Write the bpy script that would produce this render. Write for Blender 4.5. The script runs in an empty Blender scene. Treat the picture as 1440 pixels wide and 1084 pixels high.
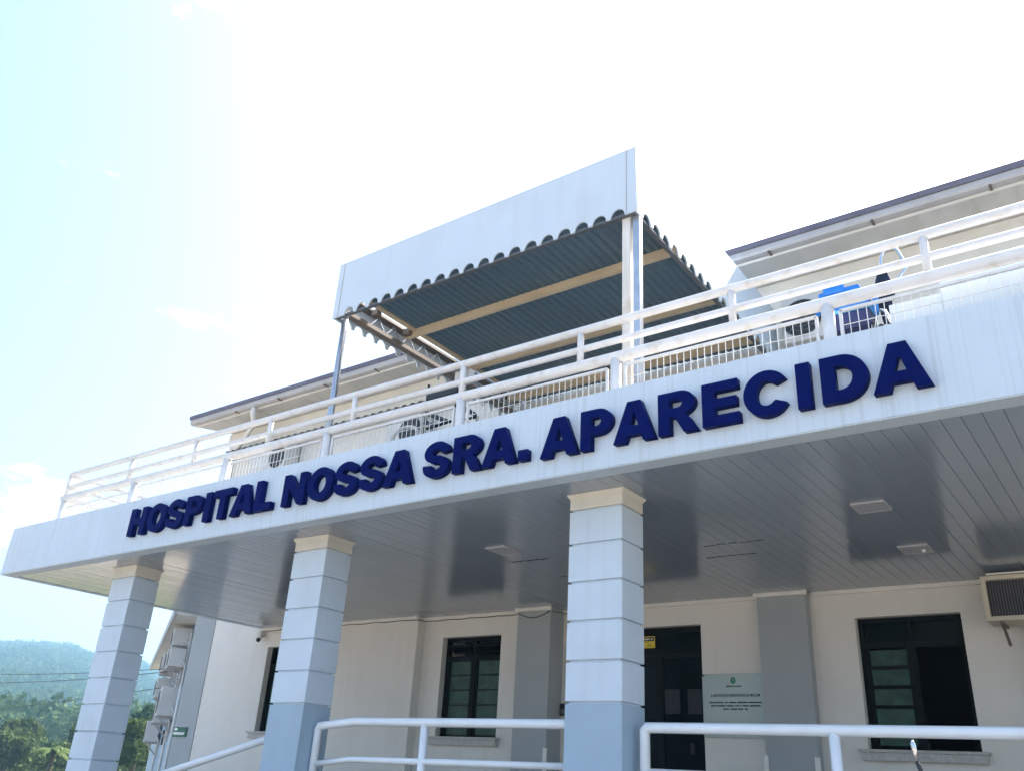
import bpy, bmesh, math, random
import numpy as np
from mathutils import Vector, Matrix

random.seed(7)
rng = np.random.default_rng(11)
S = bpy.context.scene
C = S.collection

# ------------------------------------------------------------------ camera
# eye at the origin, +X along the facade to the right, +Y towards the building, +Z up; the ground lies at z = -1.6
camd = bpy.data.cameras.new('camera')
camd.sensor_fit = 'HORIZONTAL'
camd.sensor_width = 36.0
camd.lens = 36.0 * 1209.95 / 1440.0
camd.clip_start = 0.05
camd.clip_end = 6000
cam = bpy.data.objects.new('camera', camd)
C.objects.link(cam)
RX = Vector((0.80902, 0.58523, 0.05471))
DN = Vector((-0.20566, 0.36903, -0.90638))
FW = Vector((-0.55063, 0.72203, 0.41891))
M = Matrix.Identity(4)
for i in range(3):
    M[i][0] = RX[i]; M[i][1] = -DN[i]; M[i][2] = -FW[i]
cam.matrix_world = M
S.camera = cam

# ------------------------------------------------------------------ sky and sun
SUN = Vector((0.28, 1.0, 1.246)).normalized()
sun_el = math.asin(SUN.z)
sun_az = math.atan2(SUN.x, SUN.y)
world = bpy.data.worlds.new('World')
S.world = world
world.use_nodes = True
wn = world.node_tree.nodes; wl = world.node_tree.links
wn.clear()
sky = wn.new('ShaderNodeTexSky')
sky.sky_type = 'NISHITA'
sky.sun_disc = False
sky.sun_elevation = sun_el
sky.sun_rotation = sun_az
sky.air_density = 1.0
sky.dust_density = 6.5
sky.ozone_density = 3.2
tc = wn.new('ShaderNodeTexCoord')
mp = wn.new('ShaderNodeMapping'); mp.inputs['Scale'].default_value = (1.0, 1.0, 2.6)
wl.new(tc.outputs['Generated'], mp.inputs['Vector'])
nz = wn.new('ShaderNodeTexNoise'); nz.inputs['Scale'].default_value = 4.2
nz.inputs['Detail'].default_value = 9; nz.inputs['Roughness'].default_value = 0.62
wl.new(mp.outputs['Vector'], nz.inputs['Vector'])
cr = wn.new('ShaderNodeValToRGB')
cr.color_ramp.elements[0].position = 0.56; cr.color_ramp.elements[0].color = (0, 0, 0, 1)
cr.color_ramp.elements[1].position = 0.70; cr.color_ramp.elements[1].color = (0.55, 0.55, 0.55, 1)
wl.new(nz.outputs['Fac'], cr.inputs['Fac'])
mxc = wn.new('ShaderNodeMixRGB')
mxc.inputs['Color2'].default_value = (7.5, 7.8, 8.2, 1)
wl.new(cr.outputs['Color'], mxc.inputs['Fac'])
wl.new(sky.outputs['Color'], mxc.inputs['Color1'])
bg = wn.new('ShaderNodeBackground'); bg.inputs['Strength'].default_value = 0.13
wl.new(mxc.outputs['Color'], bg.inputs['Color'])
wo = wn.new('ShaderNodeOutputWorld')
wl.new(bg.outputs['Background'], wo.inputs['Surface'])

sl = bpy.data.lights.new('sun', 'SUN')
sl.energy = 4.2; sl.angle = math.radians(0.53); sl.color = (1.0, 0.95, 0.88)
sun = bpy.data.objects.new('sun', sl)
C.objects.link(sun)
sun.location = (20, 40, 60)
sun.rotation_euler = SUN.to_track_quat('Z', 'Y').to_euler()

S.view_settings.view_transform = 'Standard'
S.view_settings.look = 'None'
S.view_settings.gamma = 1.0
S.view_settings.use_curve_mapping = False
S.view_settings.exposure = 1.74
S.cycles.max_bounces = 8
S.cycles.volume_bounces = 1

# ------------------------------------------------------------------ materials
MATS = {}
def mat(name, col, rough=0.6, metal=0.0, spec=0.5, var=0.06, vscale=3.0, bump=0.0, bscale=60.0,
        streak=0.0, streak_col=(0.25, 0.24, 0.22), streak_scale=(9, 9, 0.5), stain=0.0, stain_col=(0.3, 0.2, 0.1), stain_scale=2.0,
        rvar=0.0, coat=0.0):
    """painted / plain surface: base colour with soft variation, optional dirt runs and stains, fine relief"""
    m = bpy.data.materials.new(name); m.use_nodes = True
    n = m.node_tree.nodes; l = m.node_tree.links
    b = n['Principled BSDF']
    b.inputs['Metallic'].default_value = metal
    b.inputs['Roughness'].default_value = rough
    b.inputs['Specular IOR Level'].default_value = spec
    b.inputs['Coat Weight'].default_value = coat
    geo = n.new('ShaderNodeNewGeometry')
    no = n.new('ShaderNodeTexNoise'); no.inputs['Scale'].default_value = vscale; no.inputs['Detail'].default_value = 6
    l.new(geo.outputs['Position'], no.inputs['Vector'])
    mr = n.new('ShaderNodeMapRange')
    mr.inputs['From Min'].default_value = 0.3; mr.inputs['From Max'].default_value = 0.7
    mr.inputs['To Min'].default_value = 1 - var; mr.inputs['To Max'].default_value = 1 + var
    l.new(no.outputs['Fac'], mr.inputs['Value'])
    mul = n.new('ShaderNodeVectorMath'); mul.operation = 'SCALE'
    mul.inputs[0].default_value = col[:3]
    l.new(mr.outputs['Result'], mul.inputs['Scale'])
    cur = mul.outputs['Vector']
    def blend(cur, scale, lo, hi, amt, c2, detail=4):
        mp = n.new('ShaderNodeMapping'); mp.inputs['Scale'].default_value = scale
        l.new(geo.outputs['Position'], mp.inputs['Vector'])
        ns = n.new('ShaderNodeTexNoise'); ns.inputs['Scale'].default_value = 1.0; ns.inputs['Detail'].default_value = detail
        l.new(mp.outputs['Vector'], ns.inputs['Vector'])
        r = n.new('ShaderNodeMapRange'); r.inputs['From Min'].default_value = lo; r.inputs['From Max'].default_value = hi
        r.inputs['To Max'].default_value = amt
        l.new(ns.outputs['Fac'], r.inputs['Value'])
        mx = n.new('ShaderNodeMixRGB'); mx.inputs['Color2'].default_value = (*c2, 1)
        l.new(r.outputs['Result'], mx.inputs['Fac']); l.new(cur, mx.inputs['Color1'])
        return mx.outputs['Color']
    if streak: cur = blend(cur, streak_scale, 0.52, 0.74, streak, streak_col)
    if stain: cur = blend(cur, (stain_scale,) * 3, 0.53, 0.72, stain, stain_col, 8)
    l.new(cur, b.inputs['Base Color'])
    if rvar:
        r2 = n.new('ShaderNodeMapRange'); r2.inputs['From Min'].default_value = 0.3; r2.inputs['From Max'].default_value = 0.7
        r2.inputs['To Min'].default_value = max(0.02, rough - rvar); r2.inputs['To Max'].default_value = rough + rvar
        l.new(no.outputs['Fac'], r2.inputs['Value']); l.new(r2.outputs['Result'], b.inputs['Roughness'])
    if bump:
        nb = n.new('ShaderNodeTexNoise'); nb.inputs['Scale'].default_value = bscale; nb.inputs['Detail'].default_value = 5
        l.new(geo.outputs['Position'], nb.inputs['Vector'])
        bp = n.new('ShaderNodeBump'); bp.inputs['Strength'].default_value = bump; bp.inputs['Distance'].default_value = 0.01
        l.new(nb.outputs['Fac'], bp.inputs['Height']); l.new(bp.outputs['Normal'], b.inputs['Normal'])
    MATS[name] = m
    return m

mat('fascia_paint', (0.57, 0.66, 0.74), 0.6, spec=0.3, var=0.025, bump=0.25, bscale=45, streak=0.34, streak_col=(0.38, 0.40, 0.42), streak_scale=(42, 42, 0.8), stain=0.12, stain_col=(0.45, 0.43, 0.40), stain_scale=1.3)
mat('column_white', (0.58, 0.67, 0.75), 0.55, spec=0.3, var=0.035, bump=0.22, bscale=55, stain=0.22, stain_col=(0.46, 0.47, 0.47), stain_scale=2.6, streak=0.14, streak_col=(0.42, 0.43, 0.43), streak_scale=(22, 22, 0.9))
mat('column_cream', (0.68, 0.655, 0.575), 0.6, spec=0.3, var=0.06, bump=0.15, stain=0.2, stain_col=(0.50, 0.42, 0.28), stain_scale=5)
mat('column_blue', (0.35, 0.46, 0.555), 0.55, spec=0.3, stain=0.18, stain_col=(0.28, 0.35, 0.40), stain_scale=1.8, var=0.05, bump=0.15, bscale=50)
mat('pilaster_grey', (0.38, 0.41, 0.42), 0.65, spec=0.25, var=0.06, vscale=1.5, stain=0.15, stain_col=(0.28, 0.29, 0.29), bump=0.35, bscale=50)
mat('wall_paint', (0.74, 0.72, 0.67), 0.7, spec=0.25, var=0.04, vscale=1.4, bump=0.4, bscale=38, streak=0.16, streak_col=(0.50, 0.45, 0.37), streak_scale=(7, 7, 0.5), stain=0.14, stain_col=(0.52, 0.47, 0.38), stain_scale=1.4)
mat('wall_upper', (0.74, 0.715, 0.65), 0.65, var=0.04, bump=0.25, bscale=50, stain=0.22, stain_col=(0.50, 0.40, 0.24), stain_scale=1.6)
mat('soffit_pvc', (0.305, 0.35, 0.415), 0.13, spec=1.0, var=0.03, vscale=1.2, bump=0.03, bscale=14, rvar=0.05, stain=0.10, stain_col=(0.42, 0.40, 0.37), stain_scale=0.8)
mat('soffit_gap', (0.17, 0.175, 0.18), 0.8)
mat('soffit_wood', (0.62, 0.60, 0.56), 0.6, var=0.06, bump=0.2, streak=0.25, streak_col=(0.30, 0.26, 0.20), streak_scale=(5, 0.8, 5), stain=0.25, stain_col=(0.32, 0.28, 0.22), stain_scale=1.2)
mat('moulding', (0.76, 0.74, 0.69), 0.5)
mat('gutter', (0.46, 0.445, 0.44), 0.5, metal=0.1, var=0.06, stain=0.35, stain_col=(0.30, 0.25, 0.20), stain_scale=2.5)
mat('roof_edge', (0.13, 0.12, 0.155), 0.6, var=0.15, bump=0.3)
mat('roof_tile', (0.26, 0.15, 0.11), 0.8, var=0.2, bump=0.4)
mat('rail_white', (0.74, 0.73, 0.72), 0.45, spec=0.35, var=0.05, stain=0.42, stain_col=(0.48, 0.40, 0.31), stain_scale=9, bump=0.08, bscale=90)
mat('porch_rail', (0.76, 0.80, 0.83), 0.35, var=0.03, stain=0.14, stain_col=(0.45, 0.45, 0.45), stain_scale=9, coat=0.2)
mat('wire_white', (0.80, 0.79, 0.76), 0.5)
mat('panel_white', (0.58, 0.665, 0.745), 0.55, spec=0.3, var=0.03, vscale=1.5, streak=0.22, streak_col=(0.45, 0.46, 0.48), streak_scale=(7, 7, 0.6), stain=0.12, stain_col=(0.42, 0.43, 0.46), stain_scale=2.0)
mat('edge_steel', (0.11, 0.115, 0.125), 0.5, metal=0.2, var=0.15)
mat('sheet_metal', (0.10, 0.165, 0.22), 0.38, metal=0.1, var=0.08, vscale=1.4, stain=0.18, stain_col=(0.28, 0.26, 0.22), stain_scale=1.1)
mat('beam_tan', (0.58, 0.47, 0.32), 0.6, var=0.08, bump=0.15, stain=0.25, stain_col=(0.36, 0.26, 0.16), stain_scale=4)
mat('truss_brown', (0.17, 0.14, 0.115), 0.6, metal=0.2, var=0.15, stain=0.35, stain_col=(0.20, 0.13, 0.08), stain_scale=5)
mat('galvanised', (0.46, 0.49, 0.53), 0.32, metal=0.75, var=0.12, vscale=9, streak=0.3, streak_col=(0.25, 0.20, 0.16), streak_scale=(14, 14, 0.9))
mat('post_white', (0.74, 0.72, 0.68), 0.5, var=0.06, stain=0.6, stain_col=(0.40, 0.27, 0.14), stain_scale=3.2, streak=0.4, streak_col=(0.36, 0.26, 0.18), streak_scale=(16, 16, 0.7))
mat('letter_navy', (0.0006, 0.0045, 0.082), 0.5, spec=0.03, var=0.08, vscale=5, bump=0.04)
mat('frame_dark', (0.006, 0.009, 0.010), 0.5, spec=0.06, var=0.1)
mat('interior', (0.006, 0.007, 0.008), 0.95, spec=0.05, var=0.1)
mat('glass_green', (0.012, 0.055, 0.036), 0.22, spec=0.3, var=0.35, vscale=6, bump=0.5, bscale=70)
mat('glass_dark', (0.002, 0.006, 0.008), 0.12, spec=0.07, var=0.4, vscale=4)
mat('sill_stone', (0.46, 0.45, 0.42), 0.55, var=0.15, vscale=30, bump=0.15)
mat('ac_white', (0.62, 0.61, 0.585), 0.45, var=0.05, stain=0.2, stain_col=(0.45, 0.40, 0.32), stain_scale=5)
mat('ac_beige', (0.60, 0.55, 0.43), 0.5, var=0.06, stain=0.2, stain_col=(0.40, 0.33, 0.22), stain_scale=5)
mat('grille_black', (0.022, 0.022, 0.024), 0.5, var=0.2)
mat('grille_bar', (0.13, 0.13, 0.14), 0.5)
mat('plaque_green', (0.36, 0.41, 0.355), 0.14, var=0.03, coat=0.5)
mat('ink_dark', (0.015, 0.035, 0.028), 0.6)
mat('ink_green', (0.015, 0.16, 0.08), 0.6)
mat('sign_green', (0.02, 0.12, 0.075), 0.5)
mat('ink_white', (0.80, 0.82, 0.80), 0.6)
mat('sticker_yellow', (0.78, 0.60, 0.03), 0.5)
mat('plastic_black', (0.015, 0.015, 0.017), 0.4)
mat('lamp_panel', (0.46, 0.46, 0.49), 0.35, var=0.02)
mat('paper', (0.022, 0.026, 0.032), 0.8)
mat('vinyl_blue', (0.010, 0.17, 0.55), 0.35, var=0.08, bump=0.05)
mat('vinyl_light', (0.10, 0.42, 0.72), 0.4)
mat('vinyl_navy', (0.008, 0.016, 0.10), 0.4, var=0.1)
mat('canvas_navy', (0.012, 0.022, 0.06), 0.7, var=0.2, bump=0.2)
mat('chrome', (0.62, 0.63, 0.65), 0.18, metal=1.0, var=0.05)
mat('rubber', (0.02, 0.02, 0.02), 0.8)
mat('paving', (0.285, 0.25, 0.205), 0.85, var=0.14, vscale=0.6, bump=0.4, bscale=12)
mat('porch_floor', (0.38, 0.32, 0.25), 0.45, var=0.08)
mat('terrace_floor', (0.36, 0.33, 0.29), 0.8, var=0.12, bump=0.3)
mat('hill_soil', (0.050, 0.070, 0.022), 0.95, var=0.4, vscale=0.03)
mat('cable', (0.02, 0.02, 0.02), 0.7)
mat('wood_pole', (0.22, 0.18, 0.14), 0.85, var=0.2)
mat('bark', (0.10, 0.075, 0.05), 0.9, var=0.3, bump=0.5)

def leafmat(name, c1, c2, c3, scale):
    m = bpy.data.materials.new(name); m.use_nodes = True
    n = m.node_tree.nodes; l = m.node_tree.links; b = n['Principled BSDF']
    b.inputs['Roughness'].default_value = 0.75
    b.inputs['Specular IOR Level'].default_value = 0.12
    geo = n.new('ShaderNodeNewGeometry')
    no = n.new('ShaderNodeTexNoise'); no.inputs['Scale'].default_value = scale; no.inputs['Detail'].default_value = 5; no.inputs['Roughness'].default_value = 0.7
    l.new(geo.outputs['Position'], no.inputs['Vector'])
    r = n.new('ShaderNodeValToRGB'); e = r.color_ramp.elements
    e[0].position = 0.32; e[0].color = (*c1, 1); e[1].position = 0.68; e[1].color = (*c3, 1)
    k = e.new(0.5); k.color = (*c2, 1)
    l.new(no.outputs['Fac'], r.inputs['Fac'])
    l.new(r.outputs['Color'], b.inputs['Base Color'])
    t = n.new('ShaderNodeBsdfTranslucent'); l.new(r.outputs['Color'], t.inputs['Color'])
    mx = n.new('ShaderNodeMixShader'); mx.inputs['Fac'].default_value = 0.28
    l.new(b.outputs['BSDF'], mx.inputs[1]); l.new(t.outputs['BSDF'], mx.inputs[2])
    l.new(mx.outputs['Shader'], n['Material Output'].inputs['Surface'])
    MATS[name] = m
leafmat('forest_leaf', (0.022, 0.050, 0.016), (0.045, 0.085, 0.026), (0.085, 0.12, 0.038), 0.055)
leafmat('bright_leaf', (0.045, 0.075, 0.022), (0.075, 0.11, 0.034), (0.115, 0.145, 0.05), 0.9)
leafmat('dark_leaf', (0.025, 0.06, 0.02), (0.045, 0.09, 0.03), (0.08, 0.125, 0.04), 0.8)

# ------------------------------------------------------------------ mesh helpers
def box(bm, x0, x1, y0, y1, z0, z1):
    x0, x1 = min(x0, x1), max(x0, x1); y0, y1 = min(y0, y1), max(y0, y1); z0, z1 = min(z0, z1), max(z0, z1)
    v = [bm.verts.new(p) for p in ((x0,y0,z0),(x1,y0,z0),(x1,y1,z0),(x0,y1,z0),(x0,y0,z1),(x1,y0,z1),(x1,y1,z1),(x0,y1,z1))]
    for f in ((3,2,1,0),(4,5,6,7),(0,1,5,4),(1,2,6,5),(2,3,7,6),(3,0,4,7)): bm.faces.new([v[i] for i in f])
def boxm(*a, bev=0.0, seg=2):
    bm = bmesh.new(); box(bm, *a)
    if bev: bmesh.ops.bevel(bm, geom=bm.edges[:], offset=bev, segments=seg, affect='EDGES', profile=0.6)
    return bm
def boxes(lst, bev=0.0):
    bm = bmesh.new()
    for a in lst: box(bm, *a)
    if bev: bmesh.ops.bevel(bm, geom=bm.edges[:], offset=bev, segments=1, affect='EDGES')
    return bm
def tube(bm, pts, r, n=12, caps=True, smooth=True):
    pts = [Vector(p) for p in pts]; rings = []
    rr = r if isinstance(r, (list, tuple)) else [r] * len(pts)
    up = None
    for i, p in enumerate(pts):
        if i == 0: t = (pts[1] - p).normalized()
        elif i == len(pts) - 1: t = (p - pts[i-1]).normalized()
        else: t = ((p - pts[i-1]).normalized() + (pts[i+1] - p).normalized()).normalized()
        if up is None:
            a = Vector((0, 0, 1)) if abs(t.z) < 0.9 else Vector((0, 1, 0))
            up = (a - t * a.dot(t)).normalized()
        else:
            up = (up - t * up.dot(t)).normalized()
        s = t.cross(up); k = 1.0
        if 0 < i < len(pts) - 1:
            c = (pts[i] - pts[i-1]).normalized().dot(t); k = 1 / max(c, 0.5)
        rings.append([bm.verts.new(p + (up * math.cos(2*math.pi*j/n) + s * math.sin(2*math.pi*j/n)) * rr[i] * (k if k < 1.3 else 1)) for j in range(n)])
    for a, b in zip(rings, rings[1:]):
        for j in range(n):
            f = bm.faces.new((a[j], a[(j+1) % n], b[(j+1) % n], b[j])); f.smooth = smooth
    if caps:
        bm.faces.new(rings[0][::-1]); bm.faces.new(rings[-1])
def tubem(pts, r, n=12):
    bm = bmesh.new(); tube(bm, pts, r, n); return bm
def bar(bm, p, q, w, h):
    """square bar from p to q"""
    p, q = Vector(p), Vector(q); t = (q - p).normalized()
    a = Vector((0, 0, 1)) if abs(t.z) < 0.9 else Vector((1, 0, 0))
    s = t.cross(a).normalized(); u = s.cross(t)
    v = []
    for c in (p, q):
        for i, j in ((-1,-1),(1,-1),(1,1),(-1,1)): v.append(bm.verts.new(c + s*i*w/2 + u*j*h/2))
    for f in ((3,2,1,0),(4,5,6,7),(0,1,5,4),(1,2,6,5),(2,3,7,6),(3,0,4,7)): bm.faces.new([v[i] for i in f])

W = {}
def done(bm):
    bmesh.ops.recalc_face_normals(bm, faces=bm.faces[:])
    me = bpy.data.meshes.new('m'); bm.to_mesh(me); bm.free(); return me
def thing(name, loc, label=None, cat=None, group=None, kind=None):
    o = bpy.data.objects.new(name, None); C.objects.link(o)
    o.empty_display_size = 0.2
    o.location = loc; W[o.name] = Vector(loc); tag(o, label, cat, group, kind)
    return o
def tag(o, label=None, cat=None, group=None, kind=None):
    for k, v in (('label', label), ('category', cat), ('group', group), ('kind', kind)):
        if v: o[k] = v
    return o
def obj(name, bm, m, parent=None, label=None, cat=None, group=None, kind=None, smooth=False):
    me = bm if isinstance(bm, bpy.types.Mesh) else done(bm)
    if parent is not None:
        base = W[parent.name]
    else:
        co = np.empty(len(me.vertices) * 3); me.vertices.foreach_get('co', co); co = co.reshape(-1, 3)
        base = Vector(((co[:, 0].min() + co[:, 0].max()) / 2, (co[:, 1].min() + co[:, 1].max()) / 2, co[:, 2].min()))
    me.transform(Matrix.Translation(-base))
    if smooth:
        for p in me.polygons: p.use_smooth = True
    me.name = name
    if not me.materials: me.materials.append(MATS[m])
    o = bpy.data.objects.new(name, me); C.objects.link(o)
    if parent is None: o.location = base
    else: o.parent = parent
    W[o.name] = base.copy()
    return tag(o, label, cat, group, kind)
def inst(src, parent, off):
    """a copy of a part (shared mesh) shifted by off"""
    o = src.copy(); C.objects.link(o); o.parent = parent
    o.location = Vector(src.location) + Vector(off); W[o.name] = W[parent.name].copy()
    return o
def poly_mesh(splines, depth, to_world, bevel=0.0):
    """filled 2-D outlines (holes included) given a thickness; to_world maps local (u, v, w) to the scene"""
    cu = bpy.data.curves.new('c', 'CURVE'); cu.dimensions = '2D'; cu.fill_mode = 'BOTH'
    cu.extrude = depth / 2; cu.bevel_depth = bevel; cu.bevel_resolution = 1
    for s in splines:
        sp = cu.splines.new('POLY'); sp.points.add(len(s) - 1)
        for p, (x, y) in zip(sp.points, s): p.co = (x, y, 0, 1)
        sp.use_cyclic_u = True
    o = bpy.data.objects.new('c', cu); C.objects.link(o)
    me = bpy.data.meshes.new_from_object(o.evaluated_get(bpy.context.evaluated_depsgraph_get()))
    bpy.data.objects.remove(o); bpy.data.curves.remove(cu)
    me.materials.clear()
    for v in me.vertices: v.co = to_world(*v.co)
    bm = bmesh.new(); bm.from_mesh(me); bpy.data.meshes.remove(me)
    bmesh.ops.remove_doubles(bm, verts=bm.verts[:], dist=1e-5)
    return bm
def text_bm(s, size, to_world, bold=0.0, align='CENTER', width=None):
    cu = bpy.data.curves.new('t', 'FONT'); cu.body = s; cu.size = size; cu.align_x = align; cu.align_y = 'CENTER'
    cu.offset = bold; cu.extrude = 0.0008; cu.resolution_u = 2
    o = bpy.data.objects.new('t', cu); C.objects.link(o)
    me = bpy.data.meshes.new_from_object(o.evaluated_get(bpy.context.evaluated_depsgraph_get()))
    bpy.data.objects.remove(o); bpy.data.curves.remove(cu)
    if width:
        xs = [v.co.x for v in me.vertices]; k = width / (max(xs) - min(xs))
        for v in me.vertices: v.co.x *= k
    for v in me.vertices: v.co = to_world(*v.co)
    me.materials.clear()
    bm = bmesh.new(); bm.from_mesh(me); bpy.data.meshes.remove(me)
    return bm

# ------------------------------------------------------------------ main dimensions
ZG = -1.6          # ground
ZF = -0.50         # porch floor
ZB, ZT = 2.142, 2.772   # canopy fascia bottom / top
YF = 5.20          # fascia front
XL, XR = -12.32, 4.6
ZTF = 2.60         # terrace floor
YA, YB_, YC, = 9.558, 9.714, 9.89   # wall planes
YU = 9.50          # upper wall plane
ZE = 5.98          # eave soffit
XW = -14.19        # left wall corner

# ------------------------------------------------------------------ ground
bm = bmesh.new()
v = [bm.verts.new(p) for p in ((-3000,-3000,ZG),(3000,-3000,ZG),(3000,3000,ZG),(-3000,3000,ZG))]
bm.faces.new(v)
obj('ground', bm, 'paving', kind='structure')
obj('porch_floor', boxm(XL + 0.3, XR, YF + 0.25, 9.95, ZG, ZF), 'porch_floor', kind='structure')

# ------------------------------------------------------------------ hospital building
B = thing('hospital_building', (-4.0, 9.5, ZG), 'two-storey off-white hospital with a columned entrance canopy and roof terrace', 'building')
def wall_with_holes(x0, x1, y0, y1, z0, z1, holes):
    """a wall slab, split round its openings (holes: x0, x1, z0, z1)"""
    bm = bmesh.new(); xs = x0
    for (a, b, c, d) in sorted(holes):
        box(bm, xs, a, y0, y1, z0, z1); box(bm, a, b, y0, y1, z0, c); box(bm, a, b, y0, y1, d, z1); xs = b
    box(bm, xs, x1, y0, y1, z0, z1)
    bmesh.ops.remove_doubles(bm, verts=bm.verts[:], dist=1e-5)
    # drop the hidden faces between neighbouring slabs
    return bm
TH = 0.22
WA = (-12.046, -11.02, 0.508, 1.835); WB = (-8.375, -7.330, 0.508, 1.852); WD = (-2.664, -1.614, 0.495, 1.842)
DOOR = (-5.62, -4.467, ZF + 0.004, 1.868)
obj('wall', wall_with_holes(-13.60, -8.746, YA, YA + TH + 0.5, ZG, ZTF - 0.03, [WA]), 'wall_paint', B)
obj('wall', wall_with_holes(-8.746, -6.966, YB_, YB_ + TH + 0.3, ZG, ZB + 0.2, [WB]), 'wall_paint', B)
obj('wall', wall_with_holes(-6.434, -3.70, YC, YC + TH, ZG, ZB + 0.2, [DOOR]), 'wall_paint', B)
obj('wall', wall_with_holes(-3.138, XR + 0.4, YC, YC + TH, ZG, ZB + 0.2, [WD]), 'wall_paint', B)
obj('pilaster', boxm(-6.966, -6.434, 9.572, 10.1, ZG, ZB + 0.2, bev=0.006), 'pilaster_grey', B)
obj('pilaster', boxm(-3.70, -3.138, 9.755, 10.1, ZG, ZB + 0.2, bev=0.006), 'pilaster_grey', B)
obj('pilaster', boxm(-1.06, -0.5, 9.80, 9.885, ZG, ZB + 0.2, bev=0.006), 'wall_paint', B)
obj('pilaster', boxm(XW, -13.603, YA - 0.012, YA + 0.7, ZG, ZTF - 0.03, bev=0.006), 'pilaster_grey', B)
# upper storey wall, back walls and side so that the building is closed
obj('upper_wall', boxes([(XW, XR + 0.4, YU, YU + 0.25, ZTF - 0.02, ZE + 0.2)]), 'wall_upper', B)
obj('side_wall', boxes([(XW + 0.01, XW + 0.2, YA + 0.7, 17.0, ZG, ZE + 0.2), (XR + 0.15, XR + 0.4, 10.2, 17.0, ZG, ZE + 0.2), (XW, XR + 0.4, 17.0, 17.2, ZG, ZE + 0.2)]), 'wall_paint', B)
obj('interior_wall', boxes([(-13.9, XR, 11.2, 11.3, ZG, ZB + 0.2), (-13.9, XR, 9.95 + 0.3, 11.2, ZB - 0.02, ZB + 0.1), (-13.9, XR, 10.3, 11.2, ZF - 0.1, ZF)]), 'interior', B)  # near-black box behind the openings, the rooms' darkness put into its colour

# crown moulding where the walls meet the porch ceiling, and the corner guards low on the pilasters
for (a, b, y) in ((XL + 0.05, -8.746, YA), (-8.746, -6.966, YB_), (-6.99, -6.41, 9.572), (-6.434, -3.70, YC), (-3.73, -3.11, 9.755), (-3.11, XR, YC)):
    obj('crown_moulding', boxm(a, b, y - 0.045, y - 0.002, ZB - 0.042, ZB + 0.01, bev=0.012), 'moulding', B)
for (a, y) in ((-6.47, 9.556), (-3.73, 9.738), (-3.18, 9.738)):
    obj('corner_guard', boxm(a, a + 0.055, y, y + 0.014, ZF, 0.42), 'moulding', B)

# ---- windows: the part is the frame, panes / sashes / sill are its sub-parts
def window(x0, x1, y, z0, z1, style):
    d = 0.10; yf = y + d; f = 0.05; zt = z1 - 0.285; xm = (x0 + x1) / 2
    fr = [(x0, x0+f, yf, yf+0.07, z0, z1), (x1-f, x1, yf, yf+0.07, z0, z1), (x0+f, x1-f, yf, yf+0.07, z1-f, z1), (x0+f, x1-f, yf, yf+0.07, z0, z0+f),
          (x0+f, x1-f, yf-0.012, yf+0.075, zt-0.03, zt+0.03), (xm-0.03, xm+0.03, yf-0.008, yf+0.072, z0+f, zt-0.03), (xm-0.02, xm+0.02, yf-0.004, yf+0.068, zt+0.03, z1-f)]
    w = obj('window', boxes(fr), 'frame_dark', B)
    obj('sill', boxm(x0 - 0.06, x1 + 0.05, y - 0.075, yf, z0 - 0.085, z0 - 0.004, bev=0.008), 'sill_stone', w)
    obj('sill_slab', boxm(x0 - 0.085, x1 + 0.075, y - 0.10, yf, z0 - 0.006, z0 + 0.022, bev=0.005), 'sill_stone', w)
    cols = [(x0+f, xm-0.03), (xm+0.03, x1-f)]
    rb = 0.006 if style != 'half' else 0.018
    n = 5; zs = np.linspace(z0 + f, zt - 0.03, n + 1)
    for ci, (a, b) in enumerate(cols):
        if style == 'half' and ci == 1: continue
        # sliding sash: its rails and five horizontal panes
        st = [(a, a+0.035, yf+0.012, yf+0.05, z0+f, zt-0.03), (b-0.035, b, yf+0.012, yf+0.05, z0+f, zt-0.03)]
        for zz in zs[1:-1]: st.append((a+0.035, b-0.035, yf+0.012, yf+0.05, zz-rb, zz+rb))
        obj('sash', boxes(st), 'frame_dark', w)
        for k in range(n):
            obj('pane', boxm(a+0.036, b-0.036, yf+0.026, yf+0.034, zs[k]+rb+0.001, zs[k+1]-rb-0.001), 'glass_green', w)
    for (a, b) in ((x0+f, xm-0.02), (xm+0.02, x1-f)):
        if style == 'tilt':
            # fanlight tilted open on its mid pivot
            bm = bmesh.new(); zc = (zt + 0.03 + z1 - f) / 2; h = (z1 - f - zt - 0.03) / 2
            bar(bm, (a+0.01, yf-0.05, zc+0.035), (b-0.01, yf-0.05, zc+0.035), 0.02, 0.03)
            bar(bm, (a+0.01, yf+0.10, zc-0.035), (b-0.01, yf+0.10, zc-0.035), 0.02, 0.03)
            obj('fanlight', bm, 'frame_dark', w)
            bm = bmesh.new()
            vv = [bm.verts.new(p) for p in ((a+0.02, yf-0.04, zc+0.032), (b-0.02, yf-0.04, zc+0.032), (b-0.02, yf+0.09, zc-0.032), (a+0.02, yf+0.09, zc-0.032))]
            fa = bm.faces.new(vv); bmesh.ops.solidify(bm, geom=[fa], thickness=0.006)
            obj('pane', bm, 'glass_dark', w)
        else:
            obj('pane', boxm(a+0.01, b-0.01, yf+0.03, yf+0.036, zt+0.032, z1-f-0.002), 'glass_dark', w)
    return w
window(WA[0], WA[1], YA, WA[2], WA[3], 'full')
window(WB[0], WB[1], YB_, WB[2], WB[3], 'tilt')
window(WD[0], WD[1], YC, WD[2], WD[3], 'half')

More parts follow.
